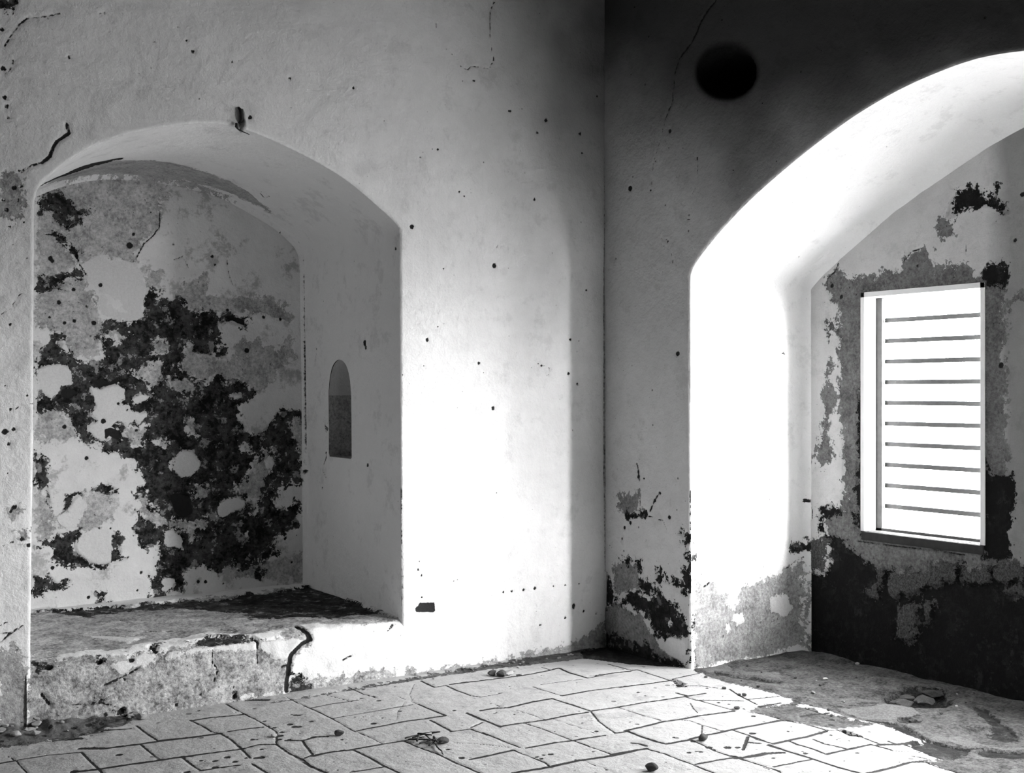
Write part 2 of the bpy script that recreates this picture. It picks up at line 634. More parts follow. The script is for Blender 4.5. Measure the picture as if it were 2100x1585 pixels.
polys(wa, 'line', '''
G5 138,408 136,385 150,378 155,358 240,356 244,400 236,409
''')
polys(wa, 'dark', '''
T1 -20,-20 110,-20 85,50 60,30 30,60 -20,40
''')
polys(wa, 'mid', '''
L4 -20,430 40,420 60,400 110,440 140,490 140,700 120,800 -20,830
P 0,360 20,345 40,365 50,400 48,440 30,455 10,440 -5,450
P 40,1090 62,1085 60,1110 42,1112
P 15,1040 30,1030 40,1045 28,1060
''')
polys(wa, 'mid', '''
L4 1380,560 1420,545 1560,575 1700,575 1900,552 1900,620 1380,650
P 780,1376 860,1377 1000,1359 1140,1329 1190,1312 1245,1270 1245,1345 780,1400
''')

# soft staining on the whitewash; shade of the upper corner painted into the tone
ab = wa.ab
P3 = wa.pos
st = fbm(P3, 1.1, 4, 31)
wa.tone *= 1 - .10 * np.clip(st * 2, 0, 1)
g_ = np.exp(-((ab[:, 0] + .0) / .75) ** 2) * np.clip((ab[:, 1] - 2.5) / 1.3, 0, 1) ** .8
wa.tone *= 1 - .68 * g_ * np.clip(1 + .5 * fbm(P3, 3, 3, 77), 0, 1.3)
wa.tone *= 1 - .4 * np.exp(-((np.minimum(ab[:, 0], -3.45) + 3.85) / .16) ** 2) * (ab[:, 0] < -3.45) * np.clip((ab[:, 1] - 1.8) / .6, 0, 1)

# ------------------------------------------------------------------ right wall with the alcove opening
wb = sheet(0, 0, 1, 2, spaced([(-9.4, -3.1, .25), (-3.1, -1.2, .016 * DENSE), (-1.2, 0, .011 * DENSE), (0, .06, .03)]),
           spaced([(-.06, 0, .03), (0, 4.2, h), (4.2, 5, .2)]), -1, [alc_front, oval], round_r=.012)
lines(wb, '''
C1 1.2 1010,0 960,60 910,140 880,220 840,290 770,380
C1 .7 770,380 740,480 725,660 680,770
C1 .35 680,770 650,900 600,1060 590,1200
C1 .35 890,1030 880,1200 850,1270
P .6 1241,60 1241,300 1241,640 1240,1000
P .35 1240,1000 1240,1340
C1 .6 800,1400 815,1425 840,1425
WB 1.1 540,200 500,265 465,350
WB 1.3 370,0 385,60 390,120
WB .6 390,120 395,320
WB .7 450,380 560,415 585,470
WB .9 755,200 750,330 752,480
WB .5 160,570 210,640
C1 .5 650,1545 690,1560
P .5 1355,500 1375,515 1380,540
''')
dots(wb, '''
C1 708 853 1.5 885 1030 1.1 690 222 .7 657 240 .6 795 960 .6 1120 1107 .8 1217 1077 .6 808 1157 .5 585 1238 .9 680 1330 .7 695 1572 .9 1060 878 .5 700 965 .6 615 1045 .7 512 505 .4 452 1225 2.0
WB 607 390 1.5 325 430 1.5 283 465 1.3 435 557 .8 265 545 1.0 175 590 .7 385 95 1.5 425 110 .9 380 60 .9 540 215 1.0 500 270 1.2 478 320 1.0 265 215 .6 245 375 .7
W3 1858 438 .8 1920 912 .7 1940 972 .6 1828 1272 .7
P 1389 725 1.8 1300 870 .4 1306 735 .5 1335 905 .5 1350 450 .6 1270 610 .5
''')
polys(wb, 'dark', '''
WB 200,980 270,950 320,930 390,910 420,940 490,950 510,930 530,895 560,960 620,1010 640,1030 660,1070 700,1100 740,1180 740,1250 650,1270 610,1250 575,1290 520,1270 480,1200 430,1120 400,1060 350,1080 310,1030 240,1000
WB 120,790 160,790 190,870 200,950 190,1030 140,1040 120,960
WB 730,630 780,640 780,720 780,800 780,860 770,960 720,970 690,920 740,915 700,880 640,870 560,850 600,825 680,830 710,790 730,720
WB 690,480 760,490 775,560 740,590 690,580 720,540 670,500
WB 290,360 320,375 390,370 390,330 430,320 455,360 440,390 380,385 330,385 300,400
WB 240,690 300,675 350,690 400,715 410,760 400,830 440,850 500,880 510,930 430,950 400,900 385,800 380,730 320,710
WB 510,750 540,750 560,830 540,880 520,850
WB 640,1010 680,1020 680,1060 640,1050
WB 740,1270 765,1270 770,1500 735,1450
WB 120,1200 200,1240 300,1280 420,1300 520,1390 640,1420 740,1480 120,1500
''')  # last outline darkens the foot: painted shade and stain together
polys(wb, 'mid', '''
WB 200,720 390,720 390,920 320,930 210,960
WB 130,1040 200,1000 300,1040 350,1090 400,1070 480,1210 520,1290 640,1400 740,1490 120,1500
WB 240,240 390,200 390,330 300,370 240,360
''')
polys(wb, 'pale', '''
WB 380,940 420,950 470,970 470,990 430,975 390,965
WB 585,1150 610,1135 620,1150 600,1170
WB 600,1260 640,1260 720,1290 720,1370 680,1410 600,1390 560,1330 580,1290
''')
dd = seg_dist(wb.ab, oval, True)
# shade of the upper wall painted into the tone, plus a sooty rim round the hole
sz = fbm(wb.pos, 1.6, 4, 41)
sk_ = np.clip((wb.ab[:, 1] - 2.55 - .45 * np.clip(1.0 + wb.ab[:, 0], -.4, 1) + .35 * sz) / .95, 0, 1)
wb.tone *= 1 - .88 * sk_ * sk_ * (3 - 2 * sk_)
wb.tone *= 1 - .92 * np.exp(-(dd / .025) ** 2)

# ------------------------------------------------------------------ niche shell
ns = strip(1, 0, 2, niche_front, niche_back, 0, ND, .014 * DENSE, r0=.008, r1=.03)
lines(ns, '''
T1 8 720,982 640,995 540,1030
T1 18 600,1010 540,1025 480,1050 400,1080 330,1105
T1 1.6 330,1105 260,1130
T1 1.3 950,985 840,1000 700,1020 580,1045
T1 .9 850,1075 1000,1100 1100,1120 1350,1145
N1 .7 1400,515 1430,515 1460,540 1430,545 1405,520
P .6 640,700 650,720 645,740
P .8 622,560 623,700
P 1.0 624,700 626,900 622,1000
S8 1.0 270,1270 280,1330 240,1420 240,1520 270,1585
S8 .5 260,1300 300,1240
''')  # the two wide strokes paint the crack and the shadow under its lip
dots(ns, '''
W3 603 862 2.1 606 885 1.5 757 392 1.3 602 728 .8 352 965 .9 733 957 .9 718 1155 .7 617 1475 1.6 683 615 1.0 770 690 1.0 437 602 .5 557 600 .5 362 885 .6 725 825 .6 750 900 .5 664 1022 .6 743 1220 .6 315 1500 1.3 365 1555 1.0 1218 867 .8 300 450 .9 213 300 .9 275 360 .9 130 360 .9
T1 1218 866 .9 1950 1108 .4
P 770 980 .6 790 1040 .5 700 1100 .7 737 1030 .5 680 1050 .5 753 1160 .5 660 1000 1.0 800 1190 .6 722 1135 .4 650 1160 .8 637 1080 .6
''')
polys(ns, 'mid', '''
P 84,380 110,370 160,352 215,333 316,330 420,352 500,388 560,440 480,402 400,377 300,357 200,354 120,374
T1 640,1040 850,1030 1000,1060 1200,1130 1330,1180 1430,1210 1440,1230 1300,1190 1100,1150 900,1110 700,1090 520,1080
T1 300,1130 420,1075 560,1050 700,1040 640,1075 500,1090 380,1120
''')
polys(ns, 'dark', '''
S8 290,1010 310,900 330,890 330,960 350,995 310,990
''')

# rear of the niche
hb = .009 * DENSE
nb = sheet(1, ND, 0, 2, spaced([(-3.6, -1.3, hb)]), spaced([(-.06, 2.98, hb)]), -1)
polys(nb, 'dark', '''
N1 210,520 270,490 340,500 380,540 400,560 420,600 480,600 480,620 440,640 440,670 400,670 390,700 360,715 330,700 320,680 280,670 275,640 290,610 250,600 210,620
N2 205,-80 230,-90 262,-125 270,-175 300,-185 340,-165 320,-125 335,-85 380,-60 420,-33 500,-28 560,-43 580,-95 560,-105 540,-165 560,-215 570,-253 640,-248 740,-243 775,-263 780,-353 790,-393 830,-423 870,-403 880,-363 930,-353 960,-383 985,-363 990,-323 1040,-293 1120,-288 1180,-293 1240,-278 1320,-265 1345,-240 1330,-213 1290,-223 1220,-250 1195,-213 1200,-173 1180,-143 1195,-93 1240,-50 1180,-43 1100,-63 1050,-83 1048,-118 1020,-125 990,-73 970,-13 985,40 1060,70 1130,90 1160,65 1180,50 1230,90 1300,85 1345,110 1360,130 1400,160 1380,185 1310,200 1296,240 1310,290 1345,360 1380,385 1430,350 1490,290 1500,260 1550,245 1610,240 1640,270 1645,450 1640,640 1600,645 1560,635 1510,660 1490,720 1510,770 1560,795 1600,745 1620,735 1630,770 1635,830 1600,900 1540,910 1500,960 1460,985 1480,1010 1520,1020 1480,1045 1400,1070 1330,1090 1250,1105 1180,1125 1150,1110 1110,1090 1060,1090 1020,1110 1010,1150 985,1200 930,1240 860,1265 800,1270 830,1240 820,1180 810,1150 850,1130 860,1090 870,1030 850,990 770,980 745,940 725,870 750,840 760,780 745,740 730,690 740,650 790,640 770,600 745,550 735,510 700,500 640,480 590,470 550,440 520,420 450,430 430,400 425,330 400,300 370,240 205,250
N2 330,770 350,720 410,680 440,690 400,770 340,800
N2 495,660 560,650 620,660 635,690 600,700 560,690 510,685
N2 195,485 235,490 245,580 260,690 280,780 240,700 195,640
N2 215,950 280,940 310,905 400,905 440,880 410,960 420,1000 470,1050 500,1070 540,1080 600,1070 600,1000 605,920 645,910 655,1010 640,1050 700,1040 620,1070 530,1105 510,1080 400,1085 350,1080 280,1050 300,1000 270,975 230,970
N2 180,1140 260,1130 310,1180 370,1155 380,1170 300,1220 220,1240 180,1250
N1 300,740 330,745 400,810 440,830 420,880 350,800
N1 370,950 430,920 465,950 470,975 400,970 340,1010 310,1030 205,1040 205,970 300,960
N2 1380,1095 1430,1120 1435,1165 1400,1160
N2 530,1240 560,1235 570,1300 530,1305
N1 850,1150 900,1150 920,1190 880,1195
''')
polys(nb, 'mid', '''
N2 980,-10 1000,-90 1040,-120 1050,-80 1130,-55 1220,-40 1270,-60 1290,-110 1330,-135 1400,-135 1450,-115 1490,-90 1530,-110 1560,-160 1590,-140 1590,-50 1560,-40 1540,20 1500,30 1470,100 1410,160 1360,120 1300,80 1230,85 1170,50 1130,85 1060,70 990,30
N1 205,760 320,740 350,790 400,850 430,910 380,945 320,960 350,970 460,980 480,1040 530,1080 530,1170 560,1250 550,1400 500,1425 400,1410 380,1370 340,1280 205,1250
N1 205,480 400,440 700,430 900,470 940,540 870,560 865,700 830,740 780,760 740,850 760,900 870,940 880,1040 830,1030 790,1060 770,950 740,900 640,860 560,850 450,900 330,740 205,760
N1 930,1080 1000,1000 1110,960 1120,1060 1300,1080 1440,1070 1560,1140 1580,1200 1450,1180 1230,1170 1000,1150
N2 400,700 450,680 500,670 620,660 635,690 610,760 600,830 560,870 500,890 430,900 330,880 310,830 330,790
N2 195,640 270,700 280,800 300,870 280,950 190,960
N2 1150,1110 1250,1105 1400,1070 1640,1020 1640,1160 1400,1160 1200,1150
''')
polys(nb, 'pale', '''
N2 205,20 260,0 330,-10 380,10 395,50 390,100 340,120 320,150 280,180 245,150 205,125
N2 490,110 540,130 590,110 640,100 680,130 680,180 640,210 690,200 720,230 760,260 800,240 800,270 770,300 760,320 730,290 690,330 640,300 600,330 640,350 600,390 560,410 520,400 475,350 480,320 530,300 500,260 520,220 500,170
N2 710,180 760,150 810,165 790,190 740,205 720,220
N2 945,500 990,455 1050,460 1085,520 1085,560 1030,605 980,600 930,570 930,520
N2 1175,770 1190,740 1240,720 1300,708 1330,730 1330,760 1280,790 1210,825 1180,810
N2 890,900 930,890 960,900 995,950 995,995 930,985 915,1000 880,960
N2 875,1145 920,1135 950,1160 945,1200 900,1230 868,1220
N2 1440,520 1465,500 1490,525 1470,560 1445,550
N2 1240,155 1260,140 1280,160 1310,150 1320,170 1270,185 1245,180
N2 1330,920 1345,900 1350,935
N2 430,700 460,740 455,800 420,880 370,890 320,850 315,820 370,780 410,720
N2 420,970 450,920 510,885 590,885 605,930 600,1060 560,1075 500,1065 440,1030
N1 450,900 530,850 560,860 600,900 640,880 740,900 770,950 800,1040 775,1100 775,1190 700,1210 640,1200 560,1180 530,1150 540,1080 540,1040 480,1000
N2 560,705 590,705 590,720 565,725
''')
polys(nb, 'pale', '''
N1 560,1050 640,1100 700,1170 640,1160 580,1120
''', True)
mid2 = '''
N2 720,20 800,-20 880,-10 890,50 870,100 830,130 780,100 740,60
N2 905,55 960,60 1000,75 1060,90 1075,140 1050,170 1000,160 960,140 920,100
N2 1420,460 1460,450 1490,500 1480,560 1440,620 1430,720 1390,730 1390,780 1360,800 1340,770 1340,720 1290,690 1290,650 1330,600 1370,560 1360,520 1410,500
N2 1290,430 1340,430 1380,470 1330,470
N2 1000,300 1050,290 1060,370 1030,370
N2 820,400 870,400 920,420 910,450 870,440
N2 740,700 780,680 810,720 800,760 860,800 930,840 1000,830 1060,880 1130,880 1120,820 1080,800 1060,830 1060,900 1050,950 1020,900 960,880 900,880 860,870 790,840 760,790
N2 1590,270 1640,270 1645,440 1610,420 1580,380
N1 820,1330 860,1300 900,1330 930,1340 900,1390 830,1390
N1 560,1270 640,1260 700,1300 640,1330
N2 205,250 300,230 400,290 425,330 430,400 300,400 205,390
N2 640,320 700,330 790,330 800,380 760,440 700,430 680,380
N2 1060,640 1130,650 1160,700 1100,740 1050,720
'''
polys(nb, 'dark', mid2, True)
polys(nb, 'mid', mid2)
polys(nb, 'line', '''
N2 565,345 600,335 660,355 670,390 640,400 590,380 570,400
N1 850,1160 880,1165 900,1185 860,1185
N1 1210,1180 1260,1180 1330,1205 1335,1235 1300,1225 1250,1200
N2 500,80 560,70 600,90 640,60 650,90 540,120
N2 340,125 400,125 430,150 380,180 330,170
N2 920,700 980,690 1040,720 1050,800 1000,830 950,790
N2 1430,1010 1480,1035 1420,1050
''')
lines(nb, '''
N1 .8 870,600 865,700 830,750 780,790 740,870
N1 .6 1230,880 1240,950 1260,1010
N1 .6 940,880 990,860 1020,920
N1 1.0 250,740 320,745 400,820 430,900 470,960
N2 .8 980,30 1060,72 1120,90
N2 .8 1180,80 1290,75 1340,110
N2 .8 1640,250 1648,450
P 1.0 622,540 623,640 622,700
P .9 625,1000 624,1190
''')
dots(nb, '''
N1 705 800 2.2 725 740 1.1 275 870 1.6 285 885 1.3 545 1015 1.4 1150 860 1.2 1165 905 .9 320 1110 1.5 400 1040 1.3 260 1030 1.1 350 1220 1.2 405 1210 1.2 510 1220 1.7 270 1190 1.0 470 1130 1.0 580 1340 1.6 940 795 .7 1340 1370 1.9 1235 1150 1.3 1520 1200 1.2 1430 1190 1.3 820 620 .6
N2 1655 1085 1.0 1583 1065 1.0 1075 1170 1.3 1115 1170 1.3 285 1095 1.4 765 1120 1.2 480 1255 1.2 745 1215 .8 560 300 1.7 740 350 1.2 350 330 1.5 470 500 1.4 400 320 1.1 690 240 .8 640 205 1.0 730 780 .8 1500 1030 .9 1210 1180 .8 600 880 .8 540 880 .8
''')

# small arched recess cut in the right side of the niche : geometry
SX = -1.452
sy0, sy1, sz0 = .65, .985, 1.195
sn_out = [(sy0, sz0), (sy0 + .002, 1.60), (sy0 + .018, 1.69), (sy0 + .06, 1.765), (sy0 + .12, 1.80), (sy0 + .168, 1.806), (sy0 + .215, 1.80),
          (sy0 + .275, 1.765), (sy0 + .315, 1.69), (sy0 + .333, 1.60), (sy1, sz0)]
sn_out = np.vstack([sn_out[:1], smooth_curve(sn_out[1:-1], 2), sn_out[-1:]])
# remove strip faces inside the recess outline
fc = ns.pos[ns.faces].mean(1)
right = (fc[:, 0] > -1.6) & (fc[:, 2] < 2.4)
ins = inside(fc[:, [1, 2]], sn_out) & right
vin = inside(ns.pos[:, [1, 2]], sn_out) & (ns.pos[:, 0] > -1.6) & (ns.pos[:, 2] < 2.4)
allin = vin[ns.faces].all(1)
ns.faces = ns.faces[~allin]
used = np.zeros(len(ns.pos), bool)
used[ns.faces.ravel()] = True
mv = used & vin
cl = np.vstack([sn_out, sn_out[:1]])
yz, _ = nearest_on(ns.pos[mv][:, [1, 2]], cl)
ns.pos[mv, 1] = yz[:, 0]
ns.pos[mv, 2] = yz[:, 1]
dist = seg_dist(ns.pos[:, [1, 2]], sn_out, True)
near = (ns.pos[:, 0] > -1.6) & (ns.pos[:, 2] < 2.4)
ns.edge = np.where(near, np.minimum(ns.edge, dist), ns.edge)
ns.bvh = None

ss = strip(0, 1, 2, cl, cl, SX + .008, SX + .26, .012)
ssb = sheet(0, SX + .255, 1, 2, spaced([(sy0 - .02, sy1 + .02, .012)]), spaced([(sz0 - .02, 1.83, .012)]), -1)
m = (ss.pos[:, 2] < 1.58)
ss.lay['mid'] = np.where(m, .05, FAR) * 1.0
ssb.lay['mid'] = 1.60 - ssb.ab[:, 1]
ssb.lay['dark'] = 1.30 - ssb.ab[:, 1]

# ------------------------------------------------------------------ alcove
as_ = strip(0, 1, 2, alc_front, alc_back, 0, AX, .014 * DENSE, r0=.012, r1=.07)
polys(as_, 'mid', '''
WB 765,780 790,800 820,860 880,850 920,870 920,900 970,920 1020,930 1035,1000 1070,1060 1100,1010 1100,950 1130,900 1200,890 1300,830 1400,790 1500,740 1560,700 1600,800 1600,1340 1200,1400 1000,1440 765,1480
''')
polys(as_, 'pale', '''
WB 1080,1090 1140,1080 1160,1140 1110,1180 1060,1120
WB 1005,1190 1040,1160 1055,1200 1020,1230
WB 1340,950 1460,960 1500,1030 1480,1080 1430,1130 1390,1090 1340,1060
''')
polys(as_, 'dark', '''
WB 1485,590 1560,565 1600,560 1610,610 1600,650 1560,670 1500,640
WB 768,600 785,640 780,720 770,700
WB 768,1100 775,1250 790,1400 768,1440
''')
lines(as_, '''
WB 1.0 1490,535 1495,600
WB .8 1340,230 1330,290
WB .9 1275,150 1275,190
WB .8 1275,320 1255,350
WB .5 1195,250 1190,310
WB .6 905,200 915,290
WB .5 850,750 830,900
WB 1.2 910,850 860,890
WB .7 1180,820 1215,825
WB .8 1560,690 1460,760
P .8 1595,720 1615,728
P .6 1608,718 1606,732
''')
dots(as_, '''
WB 1293 745 .9 1520 635 .8 1105 400 1.0 1185 395 .7 975 410 .5 1240 710 .6 1600 270 1.5
P 1475 542 .6 1512 698 .8 1428 733 .8 1455 723 .6 1476 721 .5 1633 715 .7 1640 722 .5
''')
# dirt and grazes on the jamb
as_.tone *= 1.0

ab_ = sheet(0, AX, 1, 2, spaced([(-4.6, -2.6, .08), (-2.6, -.7, .0095 * DENSE)]), spaced([(-.06, 3.16, .0105 * DENSE)]), -1, [win1, win2], round_r=0)
polys(ab_, 'mid', '''
A1 325,640 360,600 400,550 415,570 440,630 500,640 600,620 650,600 760,600 790,530 830,480 890,460 940,480 960,540 980,570 1050,560 1120,545 1170,580 1200,610 1250,590 1290,555 1400,570 1410,620 1390,700 1390,900 1400,960 1380,1100 1390,1200 1400,1585 1400,1900 1390,2400 500,2300 430,2100 430,1700 420,1585 400,1300 400,900 395,820 370,770 335,700
A1 1000,290 1060,270 1080,370 1050,400 1000,370 980,340
A1 290,1260 330,1240 390,1280 400,1350 360,1440 330,1500 310,1585 325,1430 290,1330
A1 330,1240 340,1130 370,1105 390,1130 360,1180
A1 1470,710 1500,700 1520,800 1400,770 1420,750
A2 350,0 380,60 360,130 410,170 410,300 300,340 280,270 320,190 330,100
A2 210,160 240,190 270,270 260,310 220,310
A2 320,620 380,590 430,600 500,620 540,700 560,800 600,830 1000,880 1400,920 1700,950 1700,2400 0,1900 150,1100 200,1030 220,990 330,1030 370,1000 380,900 370,830
''')
polys(ab_, 'dark', '''
A1 1065,170 1100,130 1160,100 1220,100 1250,130 1255,180 1300,140 1340,100 1345,160 1400,220 1425,235 1390,265 1340,220 1260,195 1210,215 1140,225 1090,270 1040,270 1060,220
A2 320,640 340,620 400,580 430,600 450,640 400,660 350,690 350,760 400,800 500,840 560,900 640,960 800,1020 900,1010 1000,1030 1100,960 1250,990 1450,990 1500,950 1700,960 1700,2400 0,1900 150,1100 220,1040 330,1030 375,1000 390,900 370,830 320,780
A2 575,-200 595,-200 603,740 590,790 540,700 570,610 545,550 560,350 570,200
A2 1390,300 1420,400 1560,380 1600,520 1560,650 1580,700 1540,780 1560,840 1580,930 1480,960 1400,930 1360,850
A2 1230,975 1400,985 1250,995
A1 1250,600 1290,560 1400,570 1410,620 1380,680 1300,660 1240,650
''')
polys(ab_, 'pale', '''
A2 330,790 370,830 375,920 350,1020 280,1010 210,990 230,900 260,850 280,800
A2 670,960 720,970 745,1040 720,1090 690,1060
A2 610,1120 650,1140 660,1110 700,1100 700,1200 670,1200 620,1170
A2 860,1010 880,970 960,1040 1000,1000 1080,960 1120,950 1200,990 1220,1080 1120,1100 1000,1130 900,1180 850,1160 800,1200 760,1160 760,1060 820,1020
A2 820,1230 900,1210 950,1260 940,1350 960,1430 870,1480 810,1450 830,1380
A2 990,1220 1060,1210 1050,1290 1020,1370
A2 1240,1000 1420,990 1430,1090 1300,1110 1220,1080
A2 1450,1010 1500,950 1570,950 1660,940 1660,1180 1520,1160 1600,1080 1480,1100 1440,1060
A1 340,900 370,880 385,930 360,970 345,1010 340,960
''')
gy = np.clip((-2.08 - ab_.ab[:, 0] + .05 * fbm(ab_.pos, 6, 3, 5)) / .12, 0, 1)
ab_.tone *= 1 - .5 * gy  # shade to the right of the window, painted into the tone
lines(ab_, '''
A1 .9 970,-10 910,50 880,80 850,110 780,130 720,180
A1 .5 720,180 650,235 560,300 480,380
A1 .6 1160,420 1150,500
A2 .9 560,825 700,845 900,865 1100,885 1260,915
A1 .8 400,550 375,600 330,640 330,700
A1 .8 790,530 830,480 890,460
A2 .8 240,550 270,620 270,680
A2 1.0 215,160 240,200 250,240
''')
dots(ab_, '''
A1 473 435 1.1 347 472 1.0 1445 412 1.3 583 363 .6 865 562 1.0 1330 302 .6 1387 1028 .6 1360 1150 1.8 415 745 1.5 360 680 1.5 213 608 .6 165 1068 .8 320 775 .5 1490 140 1.5
A2 470 215 .5 1480 220 .6
''')

# ------------------------------------------------------------------ floor
fl = sheet(2, 0, 0, 1, spaced([(-8.6, -3.95, .25), (-3.95, 1.0, .0085 * DENSE), (1.0, 1.06, .06)]),
           spaced([(-9.4, -3.15, .25), (-3.15, .04, .0085 * DENSE)]), 1)
lines(fl, '''
F1 1.6 1470,545 1580,620 1690,695
F1 1.5 1100,785 1500,735 1740,700 2100,655
F1 1.4 1510,735 1600,810 1710,890
F1 1.6 880,825 950,900 1060,1000 1100,1050
F1 .8 200,905 500,860 860,825
F1 1.5 860,1025 1050,1005 1300,965 1650,915 1950,870 2060,860
F1 1.4 1960,875 2100,980
F1 1.2 90,870 170,915 240,1000 300,1050
F1 1 0,940 150,915
F1 1 1100,610 1400,575
F1 1.6 720,705 870,690
F1 2 870,785 1100,780
F2 1.5 470,478 600,540 700,600 790,620 900,680 1020,785 1120,885
F2 1.2 500,480 700,450 880,435 1060,415
F2 1.4 835,290 950,360 1150,460 1240,510 1400,605 1400,745
F2 1.6 1400,745 1550,845 1680,900 1760,970 1950,1050
F2 2.0 1300,265 1000,265 830,295 600,320 300,355 0,390
F2 1.1 880,600 1100,570 1250,555
F2 1 1040,785 1200,745 1390,740
F2 1.6 160,695 500,660 790,620
F2 1.2 380,875 600,840 850,810 1010,790
F2 1.4 400,880 450,930 580,1015
F2 .9 580,1020 750,990 1000,960
F2 1.6 1130,945 1310,1050
F2 1.6 1680,700 1710,750 1790,850 1700,890
F2 1.2 1790,860 1960,830
F2 1.2 1500,700 1680,700 1830,660 1950,655
F2 .8 1500,230 1750,345 1980,455
F3 1.2 590,120 660,150 760,195 900,235
F3 .9 330,200 480,235 640,275
F3 .8 190,345 420,300 700,260
F3 1.1 0,270 200,350 420,460 650,590 800,650 970,735
F3 .7 420,460 700,410 1080,345 1290,310
F3 1.2 700,590 820,565 1030,525 1200,490 1430,462 1640,430
F3 1.8 1350,305 1450,350 1640,425
F3 .7 1080,205 1350,305
F3 1.8 1380,55 1450,90 1530,125
F3 .8 1530,125 1650,105
F3 1.5 1650,105 1780,165 1920,215 2020,230
F3 .8 1700,95 1950,65 2100,40
F3 1.7 1480,480 1620,550 1700,595
F3 1 970,735 1200,700 1380,665
F3 1 640,795 800,765 960,737
F3 1.3 220,865 400,825 640,795
F3 1.7 640,795 830,885 960,960 1150,1050
F3 1.5 1210,710 1350,770 1560,840 1770,940 2030,1050
F3 1.3 0,855 100,920 200,985 350,1050
F3 .8 620,1040 800,1010 960,985
F3 .8 1700,600 1920,570
F3 .8 1920,555 2040,500
F3 1.4 1920,575 2100,640
F3 1.9 1870,400 2030,470 2100,490
F3 .6 1310,90 1260,200 1290,270
F3 .5 1210,285 1130,390 1120,470
F3 1 1910,895 2100,860
F4 .6 450,545 620,515 680,500
F4 1 120,410 280,385 560,355
F4 1.2 590,350 900,310 1150,265 1290,230
F4 2.3 1290,230 1400,280 1600,340
F4 .9 1600,340 1850,290 2060,265
F4 1.2 1100,220 1190,248
F4 1.2 1010,435 1150,480 1320,530
F4 1 1320,530 1600,480 1900,440 2100,420
F4 .6 1100,410 1550,350
F4 1.3 450,690 600,665 740,660 1000,600 1200,565
F4 .7 600,620 660,650
F4 1.9 1210,560 1400,620 1640,700
F4 1.3 1640,710 1720,810 1800,870 1900,935
F4 2.2 300,715 440,775 560,820 660,865
F4 .9 840,690 1000,735 1150,790
F4 1.2 660,860 800,835 1150,790 1300,760 1600,710
F4 1.1 1640,695 1900,655 2100,620
F4 .7 1240,785 1400,840 1600,900 1680,940
F4 1.3 900,820 1100,880 1300,960 1440,1015 1650,1090 1860,1165
F4 1.5 470,925 600,980 750,1040 870,1090
F4 .8 140,1035 400,1045 780,1090
F4 1.1 340,1210 560,1170 800,1120
F4 1.1 940,1095 1250,1035 1440,1015 1580,990 1780,960
F4 1.2 800,1120 1000,1200 1130,1250 1200,1300
F4 1.4 800,1360 1000,1330 1200,1298 1500,1230 1850,1180 2100,1125
F4 .8 1540,1230 1740,1300 1900,1365
F4 1 1900,935 2000,920
F4 .8 1920,650 2100,710
F5 1.5 250,85 450,140 560,145 700,190 900,255
F5 .8 40,215 560,145
F5 1.1 380,335 550,310 720,290 920,260
F5 .9 930,245 1100,210 1220,185
F5 1.4 1050,320 1250,320 1420,345
F5 2 980,395 1100,430
F5 1.4 1080,440 1200,475 1400,525 1590,580
F5 1.1 340,545 500,520 600,500 800,475 1080,435 1290,400
F5 1 340,545 600,630 850,705
F5 1.2 440,800 600,765 850,705 1000,685 1200,645 1600,590
F5 2.4 430,800 600,865 760,920 870,945
F5 1.3 870,945 1100,905 1250,860 1480,815 1700,770 2100,690
F5 1.2 1000,685 1120,695 1250,740 1490,810
F5 1 1260,750 1250,850
F5 .9 1130,505 1160,560 1210,610
F5 1.4 1550,355 1650,420 1850,520
F5 .9 1190,475 1400,475 1700,480
F5 .8 1750,465 2100,430
F5 1.3 1700,568 1850,610 2100,670
F5 1 1870,540 2100,505
F5 2.2 500,935 580,945 660,970
F5 1.3 290,1060 500,1020 660,995
F5 1.5 660,1000 850,1050 1000,1110 1150,1165 1300,1230 1400,1260
F5 1 1190,1165 1450,1115 1620,1090
F5 1.5 1620,1100 1800,1080 1950,1050 2100,1040
F5 1.6 1590,800 1750,850 1850,900 2010,940
F5 1.3 1130,900 1250,950 1400,1025 1620,1095 1850,1160 2100,1240
F5 1 1750,870 1700,1010
F5 2 1760,930 1880,940
F5 2.4 1970,960 2100,1000
F6 1.4 130,355 370,420 560,470 750,510 1000,585 1100,595
F6 1.1 30,580 300,525 550,480
F6 1.3 20,590 200,650 370,710 450,735
F6 1.3 450,735 600,700 800,660 1020,600
F6 3.4 1150,585 1250,620 1380,655
F6 1.3 1380,655 1480,695 1590,735
F6 1.5 1590,745 1680,740 1790,740 2000,710
F6 2.2 400,745 600,815 860,890 1100,970 1400,1050
F6 1.8 600,695 700,740 850,780 1020,845
F6 1.6 880,685 1000,735 1130,760 1250,795
F6 1.1 1020,845 1250,795 1500,740
F6 1.3 0,865 100,890 350,835 560,830
F6 .9 100,890 400,1005 550,1050
F6 .8 450,980 860,900
F6 1.7 1500,740 1720,800
F6 .9 1720,805 1930,820
F6 1.2 1450,1050 1720,990 1930,930 2060,925
F6 1.6 1680,705 1790,740
F6 1.3 1930,860 2100,890
F6 1.2 750,440 1000,405
F6 1.6 800,350 950,400 1050,400
F6 1.2 1450,465 1600,510
F7 1.8 1010,1125 1200,1200 1400,1250
F7 2.5 230,510 330,520 480,525
F7 2 400,675 500,700 640,720
F7 1.5 600,380 680,460 790,520
''', .72)
